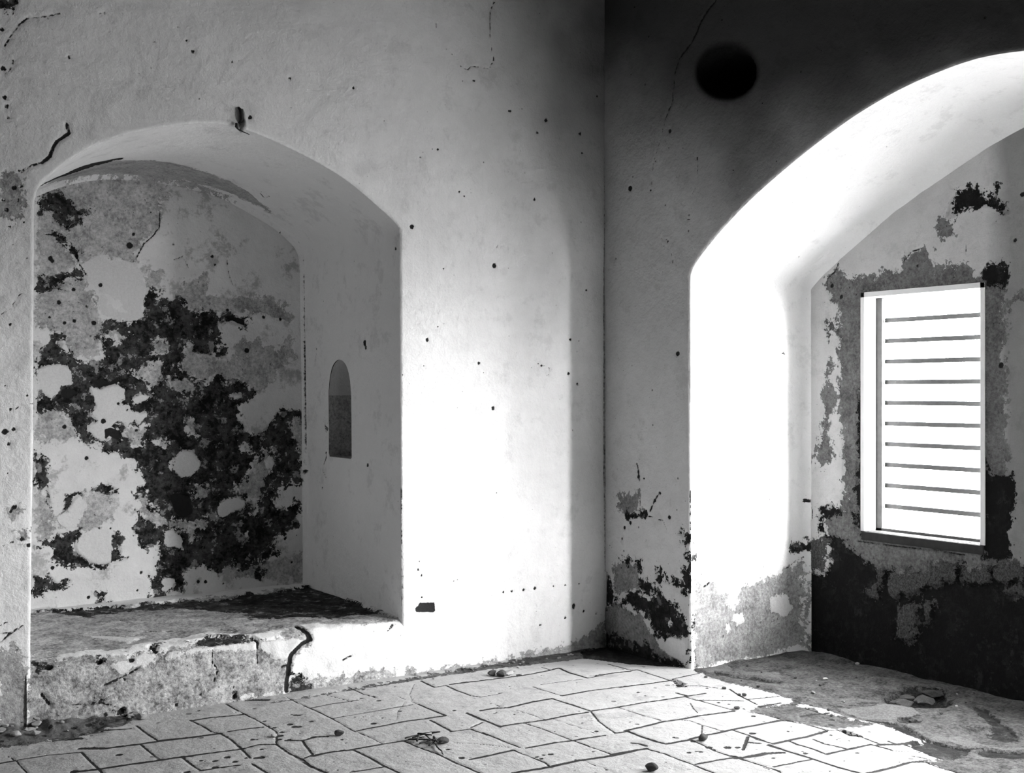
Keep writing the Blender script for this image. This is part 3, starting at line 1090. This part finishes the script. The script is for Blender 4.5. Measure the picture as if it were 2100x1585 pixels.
# joints carried on past the frame
for k in range(14):
    y = -3.3 - .42 * k
    fl.lay['line'] = np.maximum(fl.lay['line'], np.where(fl.ab[:, 1] < -3.15, FAR, fl.lay['line']))
polys(fl, 'mid', '''
P 1415,1368 1432,1380 1500,1402 1568,1417 1624,1433 1622,1440 1680,1450 1740,1470 1805,1484 1896,1516 1852,1527 1925,1555 1980,1585 2200,1700 2500,1500 2100,1290 1640,1315
P 1526,1453 1560,1448 1622,1442 1670,1455 1730,1470 1800,1484 1715,1495 1610,1478
P 1890,1560 1925,1556 1990,1548 2100,1570 2150,1600 1980,1590
P -40,1492 60,1470 250,1450 200,1480 180,1510 60,1530 -60,1545
P 150,1455 300,1450 250,1490 140,1520 -40,1535 -60,1500
P 560,1440 830,1392 1000,1362 1170,1330 1250,1322 1240,1345 1000,1372 700,1418 600,1435
''')
polys(fl, 'dark', '''
P 1855,1528 1900,1515 1990,1532 1980,1548 1925,1555
F7 600,380 850,330 1230,350 1290,440 1200,520 930,550 780,520 640,460
F7 1540,560 1600,510 1720,590 1950,800 2040,880 1900,900 1700,850 1750,760 1650,640
F7 740,650 860,640 950,670 1060,660 960,700 820,720 740,690
F7 1560,1010 1700,980 1950,1020 2300,1060 2300,1130 1900,1080 1700,1060
F7 580,720 760,720 960,830 1040,880 1000,900 860,850 700,780
F5 1380,170 1500,180 1650,190 1850,210 1980,240 2100,250 2100,270 1950,270 1750,235 1600,230 1500,210 1420,215
P 1190,1335 1240,1318 1300,1330 1415,1362 1410,1368 1300,1362 1200,1350
P 0,1480 40,1475 60,1485 20,1495
F5 930,240 1010,260 1060,300 1070,330 1000,330 940,290
F6 1150,575 1250,600 1380,650 1280,650 1170,600
''')  # the room corner outline paints the right wall's shadow onto the floor
polys(fl, 'pale', '''
P -40,1496 60,1474 250,1454 200,1480 180,1508 60,1528 -60,1540
F7 1040,880 1150,860 1280,870 1400,840 1560,890 1680,950 1480,960 1300,910 1100,900
F7 1680,960 2300,1000 2300,1050 1950,1010 1700,985
F7 80,570 450,545 550,520 880,540 960,590 970,620 860,640 740,640 640,700 400,660 200,610
F5 1260,150 1380,100 1500,60 1560,110 1560,160 1420,165 1300,190
F5 1600,150 2100,160 2100,230 1900,200 1700,180
F6 1130,360 1500,330 1620,310 1850,315 1960,340 1900,400 1780,410 1500,400 1250,400
''')
dots(fl, '''
F2 1160 355 1.6 560 378 2.0 1270 490 2.0 1600 425 2.2 1640 425 2.2 1560 420 1.6 1780 490 2.0 1545 525 3.0 1600 550 3.5 1640 550 3.0 1650 625 1.0 1790 665 2.2 130 505 1.5 870 875 3.0 740 915 2.5 590 910 2.0 950 925 2.5 740 985 3.0 830 985 1.6 1235 880 3.5 1180 885 2.5 1240 795 2 1140 690 2.4 1190 690 1.6 1440 650 3.2 1460 610 2.6 1430 690 2.4 1380 560 2.0 1310 545 1.8 1540 690 2.0 960 395 1 1075 885 1.8 440 1035 3.0
F3 65 427 2 870 513 3.0 190 492 1.8 530 690 1.8 570 725 1.5 400 715 .9 965 452 1.5 670 443 1.3 765 440 1.0 1160 380 1.6 1745 375 1.8 1130 867 1.0 1100 118 1.2 890 108 1.5 760 150 2.0 930 268 2.6 740 240 2.0 880 222 1.5 1230 70 1 485 1018 1.2 465 948 .8 1660 790 1.6 1820 885 2.4
F4 670 700 1 600 718 1.6 622 708 1.2 810 732 1.2 770 455 1 760 430 1.2 650 503 1 165 690 2 970 905 1.0 1247 915 1.0 1543 827 1.4 1693 915 2.0 1660 1135 1.6 1125 1172 1.8 1200 1163 2.4 1100 1213 2.0 1060 1190 1.5 1045 1195 1.6 1470 1222 1.4 1888 1085 1.0 2057 815 1.0 1850 952 1.2 1777 957 .9 240 1195 2.6 95 1105 2.0 1800 1325 1.4 1100 310 1.2 880 190 2.6 680 205 1.6 790 265 2.4 860 305 3.4 580 300 3.4 950 180 2.6 1690 315 1 1790 300 1 1845 290 1.2
F5 570 388 2.0 643 425 1.2 482 710 1.2 735 773 1.0 878 600 1.0 955 875 1.8 120 810 2.0 315 982 1 1435 500 2 1545 515 1.8 1480 435 1.0 1810 645 2.4 1800 835 3.0 1115 1038 2.2 1195 1025 1.6 1245 1030 2.0 1610 1137 1.0 1530 985 3.4 1640 985 2.6 1160 920 2.6 1330 985 3.0 1380 1010 2.0 85 1030 1.3 980 290 2.2 1310 345 1.6 220 1218 1
F6 1080 460 2.8 1065 520 2.2 510 365 1.5 610 600 1.6 638 552 1.0 795 838 2.2 765 817 1.4 1350 832 1.8 1070 642 1.6 965 628 1.0 450 885 1.6 765 1028 1 1060 1025 1 1215 915 1 1265 700 1.0 1805 927 1 1135 690 1 1160 325 2.6 1050 380 1.2 1680 540 2
F1 1265 502 2.6 1090 550 2.4 950 570 3 790 600 2.6 1700 505 1.8 740 700 2.4 470 692 2.2 540 630 2 10 768 2.2 200 600 3 1000 770 2 880 650 2.4 980 655 1.6 820 685 1.6 800 1030 3.6 650 895 1 1280 850 3
''', 'line', .55)

# sunk earth in the alcove, uneven slabs
P = fl.pos
fl.pos[:, 2] += 0
earth = np.clip(fl.lay['mid'] / .05, 0, 1)
dz = earth * (.020 * fbm(P, 5.5, 4, 3))
drain = on_plane(1880, 1428, 2, 0)
dd = np.linalg.norm((fl.ab - drain[:2]) / np.array([1, 1]), axis=1)
pit = -.07 * np.exp(-(dd / .17) ** 4)
fl.pos[:, 2] += dz + pit
# rubble skirt at the foot of the back wall, left of the ledge
sk = np.clip((fl.ab[:, 0] + 2.9) / -.5, 0, 1) * np.clip((fl.ab[:, 1] + .38) / .38, 0, 1) ** 2
fl.pos[:, 2] += sk * (.05 + .06 * fbm(P, 12, 3, 8))
fl.edge = np.full(len(fl.ab), 1.0)

# ------------------------------------------------------------------ masonry ledge filling the foot of the niche
prof = [(-.008, -.03), (-.012, .06), (-.010, .16), (-.008, .24), (-.002, .275), (.015, .30), (.05, .318), (.12, .328), (.4, .335), (ND + .03, .345)]
prof = np.vstack([prof[:3], smooth_curve(prof[3:8], 2), prof[8:]])
pp, pt = resample(prof, .010)
XA = np.linspace(-3.47, -1.445, 200)
ledge_ab = np.array([(x, t) for x in XA for t in pt])
lp = np.array([(x, q[0], q[1]) for x in XA for q in pp])
tan = np.gradient(pp, axis=0)
tan /= np.linalg.norm(tan, axis=1)[:, None]
ln_ = np.array([(0, -b, a) for _ in XA for a, b in tan])
idx = np.arange(len(lp)).reshape(len(XA), len(pp))
lf = np.stack([idx[:-1, :-1], idx[1:, :-1], idx[1:, 1:], idx[:-1, 1:]], -1).reshape(-1, 4)
lg = Surf(ledge_ab, lp, ln_, lf)
lg.edge = np.full(len(lp), 1.0)
polys(lg, 'mid', '''
L4 20,560 60,470 100,470 300,470 420,455 640,450 720,430 900,405 1200,385 1340,370 1380,300 1430,320 1480,365 1480,390 1390,455 1385,560 1500,570 1600,560 1720,540 1900,520 1900,640 1370,660 900,720 600,760 100,800 20,820
L4 130,440 130,240 500,220 800,190 1100,160 1480,100 1600,140 1750,200 1860,260 1880,290 1700,300 1450,300 1380,320 1200,350 1000,340 700,390 600,420 400,430 200,470 140,500
''')
polys(lg, 'pale', '''
L4 790,440 900,420 1100,400 1220,390 1360,370 1460,370 1470,390 1400,440 1360,480 1310,470 1240,420 1180,430 1000,440 900,450 850,460 800,470
L4 520,500 600,480 690,440 760,440 740,480 660,510 560,540
L4 1140,650 1370,620 1370,640 1140,665
L4 390,350 600,365 700,350 620,390 440,370
''')
polys(lg, 'dark', '''
L4 700,395 740,390 760,430 750,450 720,420
L4 900,380 1000,355 1190,360 1240,380 1120,395 1000,410 920,395
L4 150,480 200,490 260,510 190,520
L4 455,480 490,450 500,480 470,490
L4 600,480 650,460 650,480 610,490
L4 470,680 490,650 505,665 500,690
L4 1115,630 1140,625 1135,665 1115,665
L4 570,720 595,705 600,735 570,735
L4 1390,545 1440,550 1500,600 1490,640 1385,640
L4 140,235 500,215 900,185 1100,160 1300,135 1490,100 1600,140 1750,200 1850,255 1500,268 1200,262 1000,235 600,240 300,262 140,262
''')
lines(lg, '''
L4 2.6 1410,310 1470,345 1485,375 1450,400 1395,450 1385,520 1375,620
L4 1.2 1380,500 1350,510
L4 1.5 1200,360 1230,375 1235,420
L4 1.0 1235,420 1235,500
L4 .9 1020,420 1015,480 1045,520 1030,580
L4 1.1 500,600 560,570 620,540 660,515
L4 1.6 440,355 560,360 640,350
L4 1.5 710,330 810,332
L4 1.1 175,445 260,440
L4 1.0 560,270 620,290
L4 1.4 200,640 240,690
L4 .9 330,690 400,694 470,685 530,695
L4 1.0 1640,480 1690,450
L4 1.2 1860,340 1880,300
L4 .7 760,200 830,230
L4 .8 1390,310 1230,320 1040,320
''')
dots(lg, '''
L4 1900 210 .8 600 570 .9 710 575 .7 480 475 2 630 475 1.6 235 500 2.2 1125 655 1.6 580 725 2 965 640 1 850 690 1 1060 300 1.2 1120 330 1.2 650 240 1.2 480 300 1 800 330 2
''')
lp2 = lg.pos
tp = lp2[:, 1] > .1
for q_ in ('dark', 'mid'):
    lg.lay[q_][tp] += (.16 if q_ == 'dark' else .03) * fbm(lp2[tp] * np.array([1, .55, 1]), 7, 4, 21)
k_ = np.clip((lp2[:, 0] + 2.2) / .6, 0, 1) * (lp2[:, 1] < .0)
lp2[:, 1] *= 1 - .85 * k_
lg.pos = lp2 + ln_ * (.010 * fbm(lp2, 9, 4, 12) * (1 - .5 * np.clip((-1.9 - lp2[:, 0]) / -.1, 0, 1)))[:, None]

# ------------------------------------------------------------------ realise the sheets
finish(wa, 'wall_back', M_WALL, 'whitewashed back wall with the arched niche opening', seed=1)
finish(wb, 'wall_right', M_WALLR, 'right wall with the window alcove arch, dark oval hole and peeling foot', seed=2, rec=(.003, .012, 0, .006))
finish(ns, 'wall_niche_side', M_VAULT, 'vault and sides of the arched niche', seed=3, amp=.003)
finish(nb, 'wall_niche_back', M_NICHE, 'peeling rear wall of the arched niche', seed=4, amp=.003, rec=(.005, .016, 0, .006)) \
    if False else None
nb.edge = np.full(len(nb.ab), 1.0)
finish(nb, 'wall_niche_back', M_NICHE, 'peeling rear wall of the arched niche', seed=4, amp=.003, rec=(.005, .016, 0, .006))
finish(ss, 'wall_recess_side', M_NICHE, 'sides of the small round-headed recess', seed=5, amp=.002)
ssb.edge = np.full(len(ssb.ab), 1.0)
finish(ssb, 'wall_recess_back', M_NICHE, 'rear of the small round-headed recess', seed=6, amp=.002)
finish(as_, 'wall_alcove_side', M_JAMB, 'bright jamb and vault of the window alcove', seed=7, amp=.004)
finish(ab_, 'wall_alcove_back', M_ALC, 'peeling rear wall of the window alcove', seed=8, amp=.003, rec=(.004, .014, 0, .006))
floor = finish(fl, 'floor', M_FLOOR, 'cracked stone tile floor running into bare earth', seed=9, amp=.003, rec=(.005, .014, .0, .0035))
ledge = finish(lg, 'masonry_ledge', M_LEDGE, 'low broken stone ledge with chipped plaster filling the foot of the arched niche', seed=10,
               amp=.003, rec=(.006, .016, .004, .012), kind=None)
ledge['category'] = 'ledge'


# ------------------------------------------------------------------ simple meshes
def mesh_obj(name, verts, faces, mat, parent=None, smooth=False):
    me = bpy.data.meshes.new(name)
    me.from_pydata([tuple(v) for v in verts], [], faces)
    me.update()
    bm = bmesh.new()
    bm.from_mesh(me)
    bmesh.ops.recalc_face_normals(bm, faces=bm.faces)
    bm.to_mesh(me)
    bm.free()
    me.materials.append(mat)
    if smooth:
        me.polygons.foreach_set('use_smooth', [True] * len(me.polygons))
    o = bpy.data.objects.new(name, me)
    COL.objects.link(o)
    if parent:
        o.parent = parent
    return o


def box(x0, x1, y0, y1, z0, z1):
    v = [(x, y, z) for x in (x0, x1) for y in (y0, y1) for z in (z0, z1)]
    f = [(0, 1, 3, 2), (4, 6, 7, 5), (0, 4, 5, 1), (2, 3, 7, 6), (0, 2, 6, 4), (1, 5, 7, 3)]
    return v, f


def boxes(name, bs, mat, parent=None, bevel=.003):
    bm = bmesh.new()
    for b in bs:
        v, f = box(*b)
        vs = [bm.verts.new(p) for p in v]
        for q in f:
            bm.faces.new([vs[k] for k in q])
    bmesh.ops.recalc_face_normals(bm, faces=bm.faces)
    if bevel:
        bmesh.ops.bevel(bm, geom=bm.edges[:], offset=bevel, segments=2, affect='EDGES', profile=.6)
    me = bpy.data.meshes.new(name)
    bm.to_mesh(me)
    bm.free()
    me.materials.append(mat)
    o = bpy.data.objects.new(name, me)
    COL.objects.link(o)
    if parent:
        o.parent = parent
    return o


def struct(o, label=None):
    o['kind'] = 'structure'
    if label:
        o['label'] = label
    return o


# rest of the room shell (behind and beside the camera)
XL, YF, ZT = -8.5, -9.3, 4.9
XO = 1.13
struct(boxes('wall_left', [(XL - .3, XL, YF, .1, -.1, ZT + .1)], M_ROOM, bevel=0))
struct(boxes('wall_front', [(XL - .3, XO, YF - .3, YF, -.1, ZT + .1)], M_ROOM, bevel=0))
struct(boxes('ceiling', [(XL - .3, XO, YF - .3, 1.7, ZT, ZT + .2)], M_CEIL, bevel=0))
# outer faces of the masonry
struct(boxes('wall_outer_back', [(XL - .3, XO, 1.65, 1.75, -.3, ZT + .2), (XL - .3, XL, 0, 1.7, -.3, ZT + .2)], M_ROOM, bevel=0))
y2 = [YF - .3, W2Y1 - .0, W2Y0, WY1, WY0, 1.75]
oz = []
for a, b, z0, z1 in ((YF - .3, W2Y1, -.3, ZT + .2), (W2Y0, WY1, -.3, ZT + .2), (WY0, 1.75, -.3, ZT + .2),
                     (W2Y1, W2Y0, -.3, W2Z0), (W2Y1, W2Y0, W2Z1, ZT + .2), (WY1, WY0, -.3, WZ0), (WY1, WY0, WZ1, ZT + .2)):
    oz.append((AX + .05, XO, a, b, z0, z1))
struct(boxes('wall_outer_right', oz, M_ROOM, bevel=0))
struct(boxes('floor_base', [(XL - .3, XO, YF - .3, 1.75, -.4, -.2)], M_ROOM, bevel=0))

# oval hole : a tunnel running back into the wall
n = len(oval)
v, f = [], []
dep = [.010, .05, .12, .22, .34]
for k, d in enumerate(dep):
    s = 1 - .1 * k
    for (y, z) in oval:
        v.append((d, oc[1] + (y - oc[1]) * s, oc[2] + (z - oc[2]) * s))
for k in range(len(dep) - 1):
    for i in range(n):
        f.append((k * n + i, k * n + (i + 1) % n, (k + 1) * n + (i + 1) % n, (k + 1) * n + i))
f.append(tuple((len(dep) - 1) * n + i for i in range(n)))
M_SOOT = plain('sooty_masonry', .008, .95, .004, 20, bump=.01)
struct(mesh_obj('wall_oval_hole', v, f, M_SOOT, smooth=True), 'dark oval hole high in the right wall above the alcove arch')

# ------------------------------------------------------------------ window
M_WHITE = plain('white_paint', .8, .5, .04, 8)
M_GREYW = plain('grey_painted_wood', .06, .6, .03, 30)
M_BAR = plain('iron_bar', .12, .5, .03, 40)
M_SILL = plain('dark_sill', .03, .7, .015, 30, bump=.004)


def window(name, Y0, Y1, Z0, Z1, detailed=True):
    """Y0 is the jamb farther from the camera (greater y)"""
    root = bpy.data.objects.new(name, None)
    root.location = (AX, (Y0 + Y1) / 2, Z0)
    COL.objects.link(root)
    root['kind'] = 'structure'

    def part(nm, bs, m, bev=.003, lab=None):
        o = boxes(nm, [tuple(np.array(b) - np.array([AX, AX, (Y0 + Y1) / 2, (Y0 + Y1) / 2, Z0, Z0])) for b in bs], m, root, bev)
        if lab:
            o['label'] = lab
        return o
    e = .02
    # lining boards
    part('window_lining', [(AX - .004, AX + .028, Y0 - .008, Y0 + e, Z0, Z1 + e), (AX + .033, AX + .10, Y0 - .010, Y0 + e, Z0, Z1 + e),
                           (AX - .004, AX + .10, Y1 - e, Y1 + .008, Z0, Z1 + e), (AX - .004, AX + .10, Y1 - e, Y0 + e, Z1 - .010, Z1 + e)],
         M_WHITE, .0015, 'white painted lining boards')
    part('window_frame', [(AX + .10, AX + .125, Y0 - .052, Y0 + e, Z0 - .01, Z1 + e), (AX + .10, AX + .125, Y1 - e, Y1 + .010, Z0 - .01, Z1 + e),
                          (AX + .10, AX + .125, Y1, Y0, Z1 - .012, Z1 + e), (AX + .10, AX + .125, Y1, Y0, Z0 - .02, Z0 + .016)],
         M_GREYW, .002, 'grey inner frame')
    part('window_sill', [(AX - .008, AX + .13, Y1 - .012, Y0 + .012, Z0 - .052, Z0 - .002)], M_SILL, .004, 'dark sill board')
    for k in range(10):
        z = Z0 + .146 + .1222 * k
        part('window_bar', [(AX + .128, AX + .142, Y1 - .01, Y0 - .050, z - .0135, z + .0135)], M_BAR, .002)
    return root


w1 = window('window_1', WY0, WY1, WZ0, WZ1)
w1['label'] = 'barred window with white lining in the rear wall of the alcove'
w2 = window('window_2', W2Y0, W2Y1, W2Z0, W2Z1)

# ------------------------------------------------------------------ loose things
M_STONE = plain('loose_stone', .4, .9, .12, 30, bump=.004)
M_CHIP = plain('plaster_chip', .55, .9, .1, 40, bump=.003)
M_DARKST = plain('dark_stone', .1, .9, .05, 30, bump=.004)
M_SLAB = plain('weathered_slab', .07, .9, .05, 14, bump=.006)
M_TWIG = plain('dry_twig', .06, .9, .03, 60, bump=.002)
M_PLST = plain('stub_plaster', .45, .9, .15, 60, bump=.004)


def stone_mesh(name, mat, seed, flat=.6, jag=.3):
    bm = bmesh.new()
    bmesh.ops.create_icosphere(bm, subdivisions=3, radius=1)
    co = np.array([v.co[:] for v in bm.verts])
    rs = np.random.RandomState(seed)
    # chop by random planes for facets
    for _ in range(9):
        nrm = rs.normal(size=3)
        nrm /= np.linalg.norm(nrm)
        dd_ = co @ nrm
        lim = rs.uniform(.55, .85)
        co -= np.outer(np.clip(dd_ - lim, 0, None), nrm)
    co *= (1 + jag * .25 * fbm(co + seed, 2.2, 3, seed))[:, None]
    co[:, 2] *= flat
    co[:, 2] -= co[:, 2].min()
    for v, c in zip(bm.verts, co):
        v.co = c
    me = bpy.data.meshes.new(name)
    bm.to_mesh(me)
    bm.free()
    me.materials.append(mat)
    return me


def tagt(o, label, cat, group=None):
    o['label'] = label
    o['category'] = cat
    if group:
        o['group'] = group


fbvh = BVHTree.FromPolygons([v.co[:] for v in floor.data.vertices], [p.vertices[:] for p in floor.data.polygons])


def ground(x, y):
    h_ = fbvh.ray_cast(Vector((x, y, 1)), Vector((0, 0, -1)))
    return h_[0].z if h_[0] else 0.0


chips = [stone_mesh('plaster_chip', M_CHIP, 11 + k, .5) for k in range(4)]
pebs = [stone_mesh('pebble', M_STONE, 31 + k, .65) for k in range(4)]
slabs = [stone_mesh('broken_slab', M_SLAB, 71 + k, .5, 1.0) for k in range(2)]
drk = [stone_mesh('dark_pebble', M_DARKST, 51 + k, .6) for k in range(3)]


def put(me, name, px, py, s, lab, cat, grp=None, sink=.15, zz=None, elong=1.0):
    p = on_plane(px, py, 2, 0)
    z = ground(p[0], p[1]) if zz is None else zz
    o = bpy.data.objects.new(name, me)
    COL.objects.link(o)
    o.location = (p[0], p[1], z - sink * s * .3)
    o.scale = (s * elong, s, s)
    o.rotation_euler = (0, 0, random.uniform(0, 6.28))
    tagt(o, lab, cat, grp)
    return o


# countable ones seen in the photograph
rs = random.Random(3)
for (x, y, s, d, lab) in [
    (908, 1524, .030, 1, 'small dark stone at the end of the bundle of twigs'),
    (695, 1509, .026, 1, 'dark pebble lying left of the twigs on the tiles'),
    (1337, 1580, .030, 1, 'dark pebble near the bottom edge between two tiles'),
    (1511, 1454, .016, 1, 'small pointed dark stone on the tiles below the alcove corner'),
    (1441, 1518, .026, 1, 'round dark pebble on a cracked tile in the middle right'),
    (1010, 1385, .030, 1, 'dark lump of rubble at the foot of the bright wall'),
    (1029, 1387, .034, 1, 'larger dark lump of rubble with a pale chip to its right'),
    (1045, 1384, .032, 0, 'pale plaster chip between two dark lumps by the wall foot'),
    (1063, 1369, .014, 0, 'tiny pale pebble in the shadow near the room corner'),
    (562, 1511, .018, 0, 'flat pale tile shard standing in the damaged joint'),
    (1667, 1420, .014, 0, 'small white pebble on the earth floor of the alcove'),
    (1693, 1394, .015, 0, 'white chip on the earth near the alcove rear corner'),
    (1757, 1358, .016, 0, 'white flake lying close to the alcove rear wall'),
    (1725, 1338, .020, 0, 'pale pebble against the foot of the alcove rear wall'),
    (100, 1478, .026, 0, 'white plaster lump at the foot of the wall by the ledge'),
    (52, 1499, .022, 0, 'pale plaster flake on the rubble at the far left'),
    (40, 1490, .016, 0, 'small white chip among the rubble at the far left'),
    (75, 1516, .022, 0, 'pale chip at the edge of the rubble, far left tiles'),
]:
    me = (drk if d else chips)[rs.randrange(3)]
    put(me, 'pebble' if d else 'plaster_chip', x, y, s, lab, 'stone' if d else 'chip')
# broken slabs in the sunken pit of the alcove
for (x, y, s, lab) in [(1895, 1432, .055, 'largest pale broken slab in the sunken pit of the alcove floor'),
                       (1912, 1416, .045, 'upper pale stone on the far side of the sunken pit'),
                       (1850, 1436, .05, 'grey broken slab at the left of the sunken pit'),
                       (1860, 1425, .04, 'dull grey stone behind the others in the sunken pit')]:
    put(slabs[rs.randrange(2)], 'broken_slab', x, y, s, lab, 'stone', None, zz=-.035, elong=1.3)
# rubble scattered along the wall foot
for k in range(130):
    x = rs.uniform(-20, 330) if k < 90 else rs.uniform(330, 640)
    yb = 1486 - .16 * x
    y = yb + abs(rs.gauss(0, 16)) + 3
    if k >= 90:
        y = yb + abs(rs.gauss(0, 3)) + 4
    put(chips[rs.randrange(4)] if rs.random() < .6 else pebs[rs.randrange(4)], 'rubble_chip', x, y, rs.uniform(.008, .030) if k < 90 else rs.uniform(.006, .015),
        'small crumb of rubble strewn along the foot of the broken ledge', 'rubble', 'rubble crumbs along the foot of the ledge')
for k in range(34):
    x = rs.uniform(1440, 2000)
    y = rs.uniform(1350, 1440) + (x - 1440) * .1
    put(chips[rs.randrange(4)] if rs.random() < .2 else drk[rs.randrange(3)], 'earth_crumb', x, y, rs.uniform(.005, .014),
        'small crumb of plaster lying on the earth floor of the alcove', 'rubble', 'plaster crumbs on the alcove floor')
for k in range(30):
    x = rs.uniform(840, 1180)
    y = 1323 + (1240 - x) * .15 + abs(rs.gauss(0, 5)) + 3
    put(pebs[rs.randrange(4)], 'wall_foot_crumb', x, y, rs.uniform(.005, .013),
        'small crumb of rubble at the foot of the bright wall between niche and corner', 'rubble', 'crumbs at the foot of the bright wall')


def twig(name, a, b, r, lab, grp, seed):
    rs2 = random.Random(seed)
    A, B = on_plane(a[0], a[1], 2, .0), on_plane(b[0], b[1], 2, 0)
    A[2] = ground(A[0], A[1]) + r + rs2.uniform(.0, .012)
    B[2] = ground(B[0], B[1]) + r + rs2.uniform(.0, .02)
    n_ = 8
    L = np.linalg.norm(B - A)
    ctr = [A + (B - A) * t / n_ + np.array([rs2.uniform(-1, 1), rs2.uniform(-1, 1), rs2.uniform(0, .7)]) * .02 * L * (0 < t < n_) for t in range(n_ + 1)]
    d = (B - A) / L
    u = np.cross(d, [0, 0, 1.])
    u /= np.linalg.norm(u)
    w = np.cross(u, d)
    v, f = [], []
    org = ctr[0].copy()
    for k, c in enumerate(ctr):
        rr = r * (1 - .5 * k / n_)
        for q in range(6):
            an = q * math.pi / 3
            v.append(c - org + rr * (math.cos(an) * u + math.sin(an) * w))
    for k in range(n_):
        for q in range(6):
            f.append((k * 6 + q, k * 6 + (q + 1) % 6, (k + 1) * 6 + (q + 1) % 6, (k + 1) * 6 + q))
    f.append((0, 1, 2, 3, 4, 5))
    f.append(tuple(n_ * 6 + q for q in range(6)))
    o = mesh_obj(name, v, f, M_TWIG, smooth=True)
    o.location = org
    tagt(o, lab, 'twig', grp)
    return o


TW = [((1210, 700), (1500, 650)), ((1250, 705), (1480, 740)), ((1350, 665), (1500, 700)), ((1430, 655), (1530, 770)),
      ((1370, 750), (1560, 690)), ((1500, 650), (1590, 655)), ((1440, 720), (1620, 760)), ((1540, 760), (1620, 860)),
      ((1520, 680), (1560, 780)), ((1290, 690), (1420, 660)), ((1470, 780), (1590, 700)), ((1340, 730), (1370, 660))]
for k, (a, b) in enumerate(TW):
    c = lambda q: (600 + q[0] / 5.25, 1385 + q[1] / 5.25)
    twig('dry_twig', c(a), c(b), .0035 + .001 * (k % 3), 'thin dry twig in the small bundle lying on the tiles in the middle', 'twigs of the bundle on the tiles', k)

# stub of a broken fixing over the crown of the niche arch
sp_ = on_plane(491, 243, 1, 0)
root = bpy.data.objects.new('broken_wall_fixing', None)
root.location = (sp_[0], 0, sp_[2])
COL.objects.link(root)
tagt(root, 'broken fixing with a dark stub and plaster lump over the crown of the niche arch', 'wall fixing')


def tube_part(name, path, rad, mat, seed=0):
    v, f = [], []
    n_ = len(path)
    for k, c in enumerate(path):
        c = np.array(c, float)
        a = np.array(path[min(k + 1, n_ - 1)], float) - np.array(path[max(k - 1, 0)], float)
        a /= np.linalg.norm(a)
        u = np.cross(a, [0, 1., 0.2])
        u /= np.linalg.norm(u)
        w = np.cross(a, u)
        for q in range(12):
            an = q * math.pi / 6
            rr = rad[k] * (1 + .12 * math.sin(3 * an + k + seed))
            v.append(c + rr * (math.cos(an) * u + math.sin(an) * w))
    for k in range(n_ - 1):
        for q in range(12):
            f.append((k * 12 + q, k * 12 + (q + 1) % 12, (k + 1) * 12 + (q + 1) % 12, (k + 1) * 12 + q))
    f.append(tuple(range(12)))
    f.append(tuple((n_ - 1) * 12 + q for q in range(12)))
    return mesh_obj(name, v, f, mat, root, True)


tube_part('dark_stub', [(-.005, .0, .055), (-.002, -.012, .045), (.004, -.018, .02), (.006, -.018, -.005), (.002, -.010, -.018), (-.002, .004, -.024)],
          [.006, .008, .010, .010, .007, .005], M_SILL)
tube_part('plaster_lump', [(.016, .002, .05), (.020, -.006, .03), (.022, -.010, .0), (.024, -.014, -.02), (.020, -.016, -.04), (.012, -.008, -.058), (.006, .004, -.066)],
          [.005, .007, .008, .012, .017, .015, .008], M_PLST)
tube_part('bent_wire', [(-.022, -.012, -.030), (-.024, -.016, -.048), (-.012, -.018, -.062), (.01, -.018, -.070), (.035, -.014, -.075), (.056, .004, -.076)],
          [.006, .007, .004, .003, .0025, .002], M_SILL)

# ------------------------------------------------------------------ daylight
W = bpy.data.worlds.new('sky')
bpy.context.scene.world = W
W.use_nodes = True
t = W.node_tree
t.nodes.clear()
o = t.nodes.new('ShaderNodeOutputWorld')
bg = t.nodes.new('ShaderNodeBackground')
t.links.new(bg.outputs[0], o.inputs[0])
g = G(t)
SKY, GLOW, GROUND = 18.0, 48.0, .3
tc = g.new('ShaderNodeTexCoord')
sx = g.new('ShaderNodeSeparateXYZ')
t.links.new(tc.outputs['Generated'], sx.inputs[0])
# overcast sky, much brighter on the side of the veiled sun (to the right, along the wall)
vm = g.new('ShaderNodeVectorMath')
vm.operation = 'DOT_PRODUCT'
t.links.new(tc.outputs['Generated'], vm.inputs[0])
sd = Vector((.12, -.97, .2)).normalized()
vm.inputs[1].default_value = sd
glow = g.math('POWER', g.math('MAXIMUM', vm.outputs['Value'], 0.0), 7.0)
sky = g.math('ADD', SKY, g.math('MULTIPLY', glow, GLOW))
up = g.mapr(sx.outputs[2], -.10, .06, GROUND, 1.0, True)
st_ = g.math('MULTIPLY', sky, up)
t.links.new(st_, bg.inputs['Strength'])
bg.inputs['Color'].default_value = (1, 1, 1, 1)

for (a, b, z0, z1) in ((WY1, WY0, WZ0, WZ1), (W2Y1, W2Y0, W2Z0, W2Z1)):
    L = bpy.data.lights.new('window_daylight_portal', 'AREA')
    L.shape = 'RECTANGLE'
    L.size = z1 - z0
    L.size_y = b - a
    L.cycles.is_portal = True
    ob = bpy.data.objects.new('window_daylight_portal', L)
    ob.location = (XO + .03, (a + b) / 2, (z0 + z1) / 2)
    ob.rotation_euler = (0, math.pi / 2, 0)
    COL.objects.link(ob)

sc = bpy.context.scene
sc.view_settings.view_transform = 'Standard'
sc.view_settings.look = 'None'
sc.view_settings.exposure = 1.85
sc.view_settings.gamma = 1
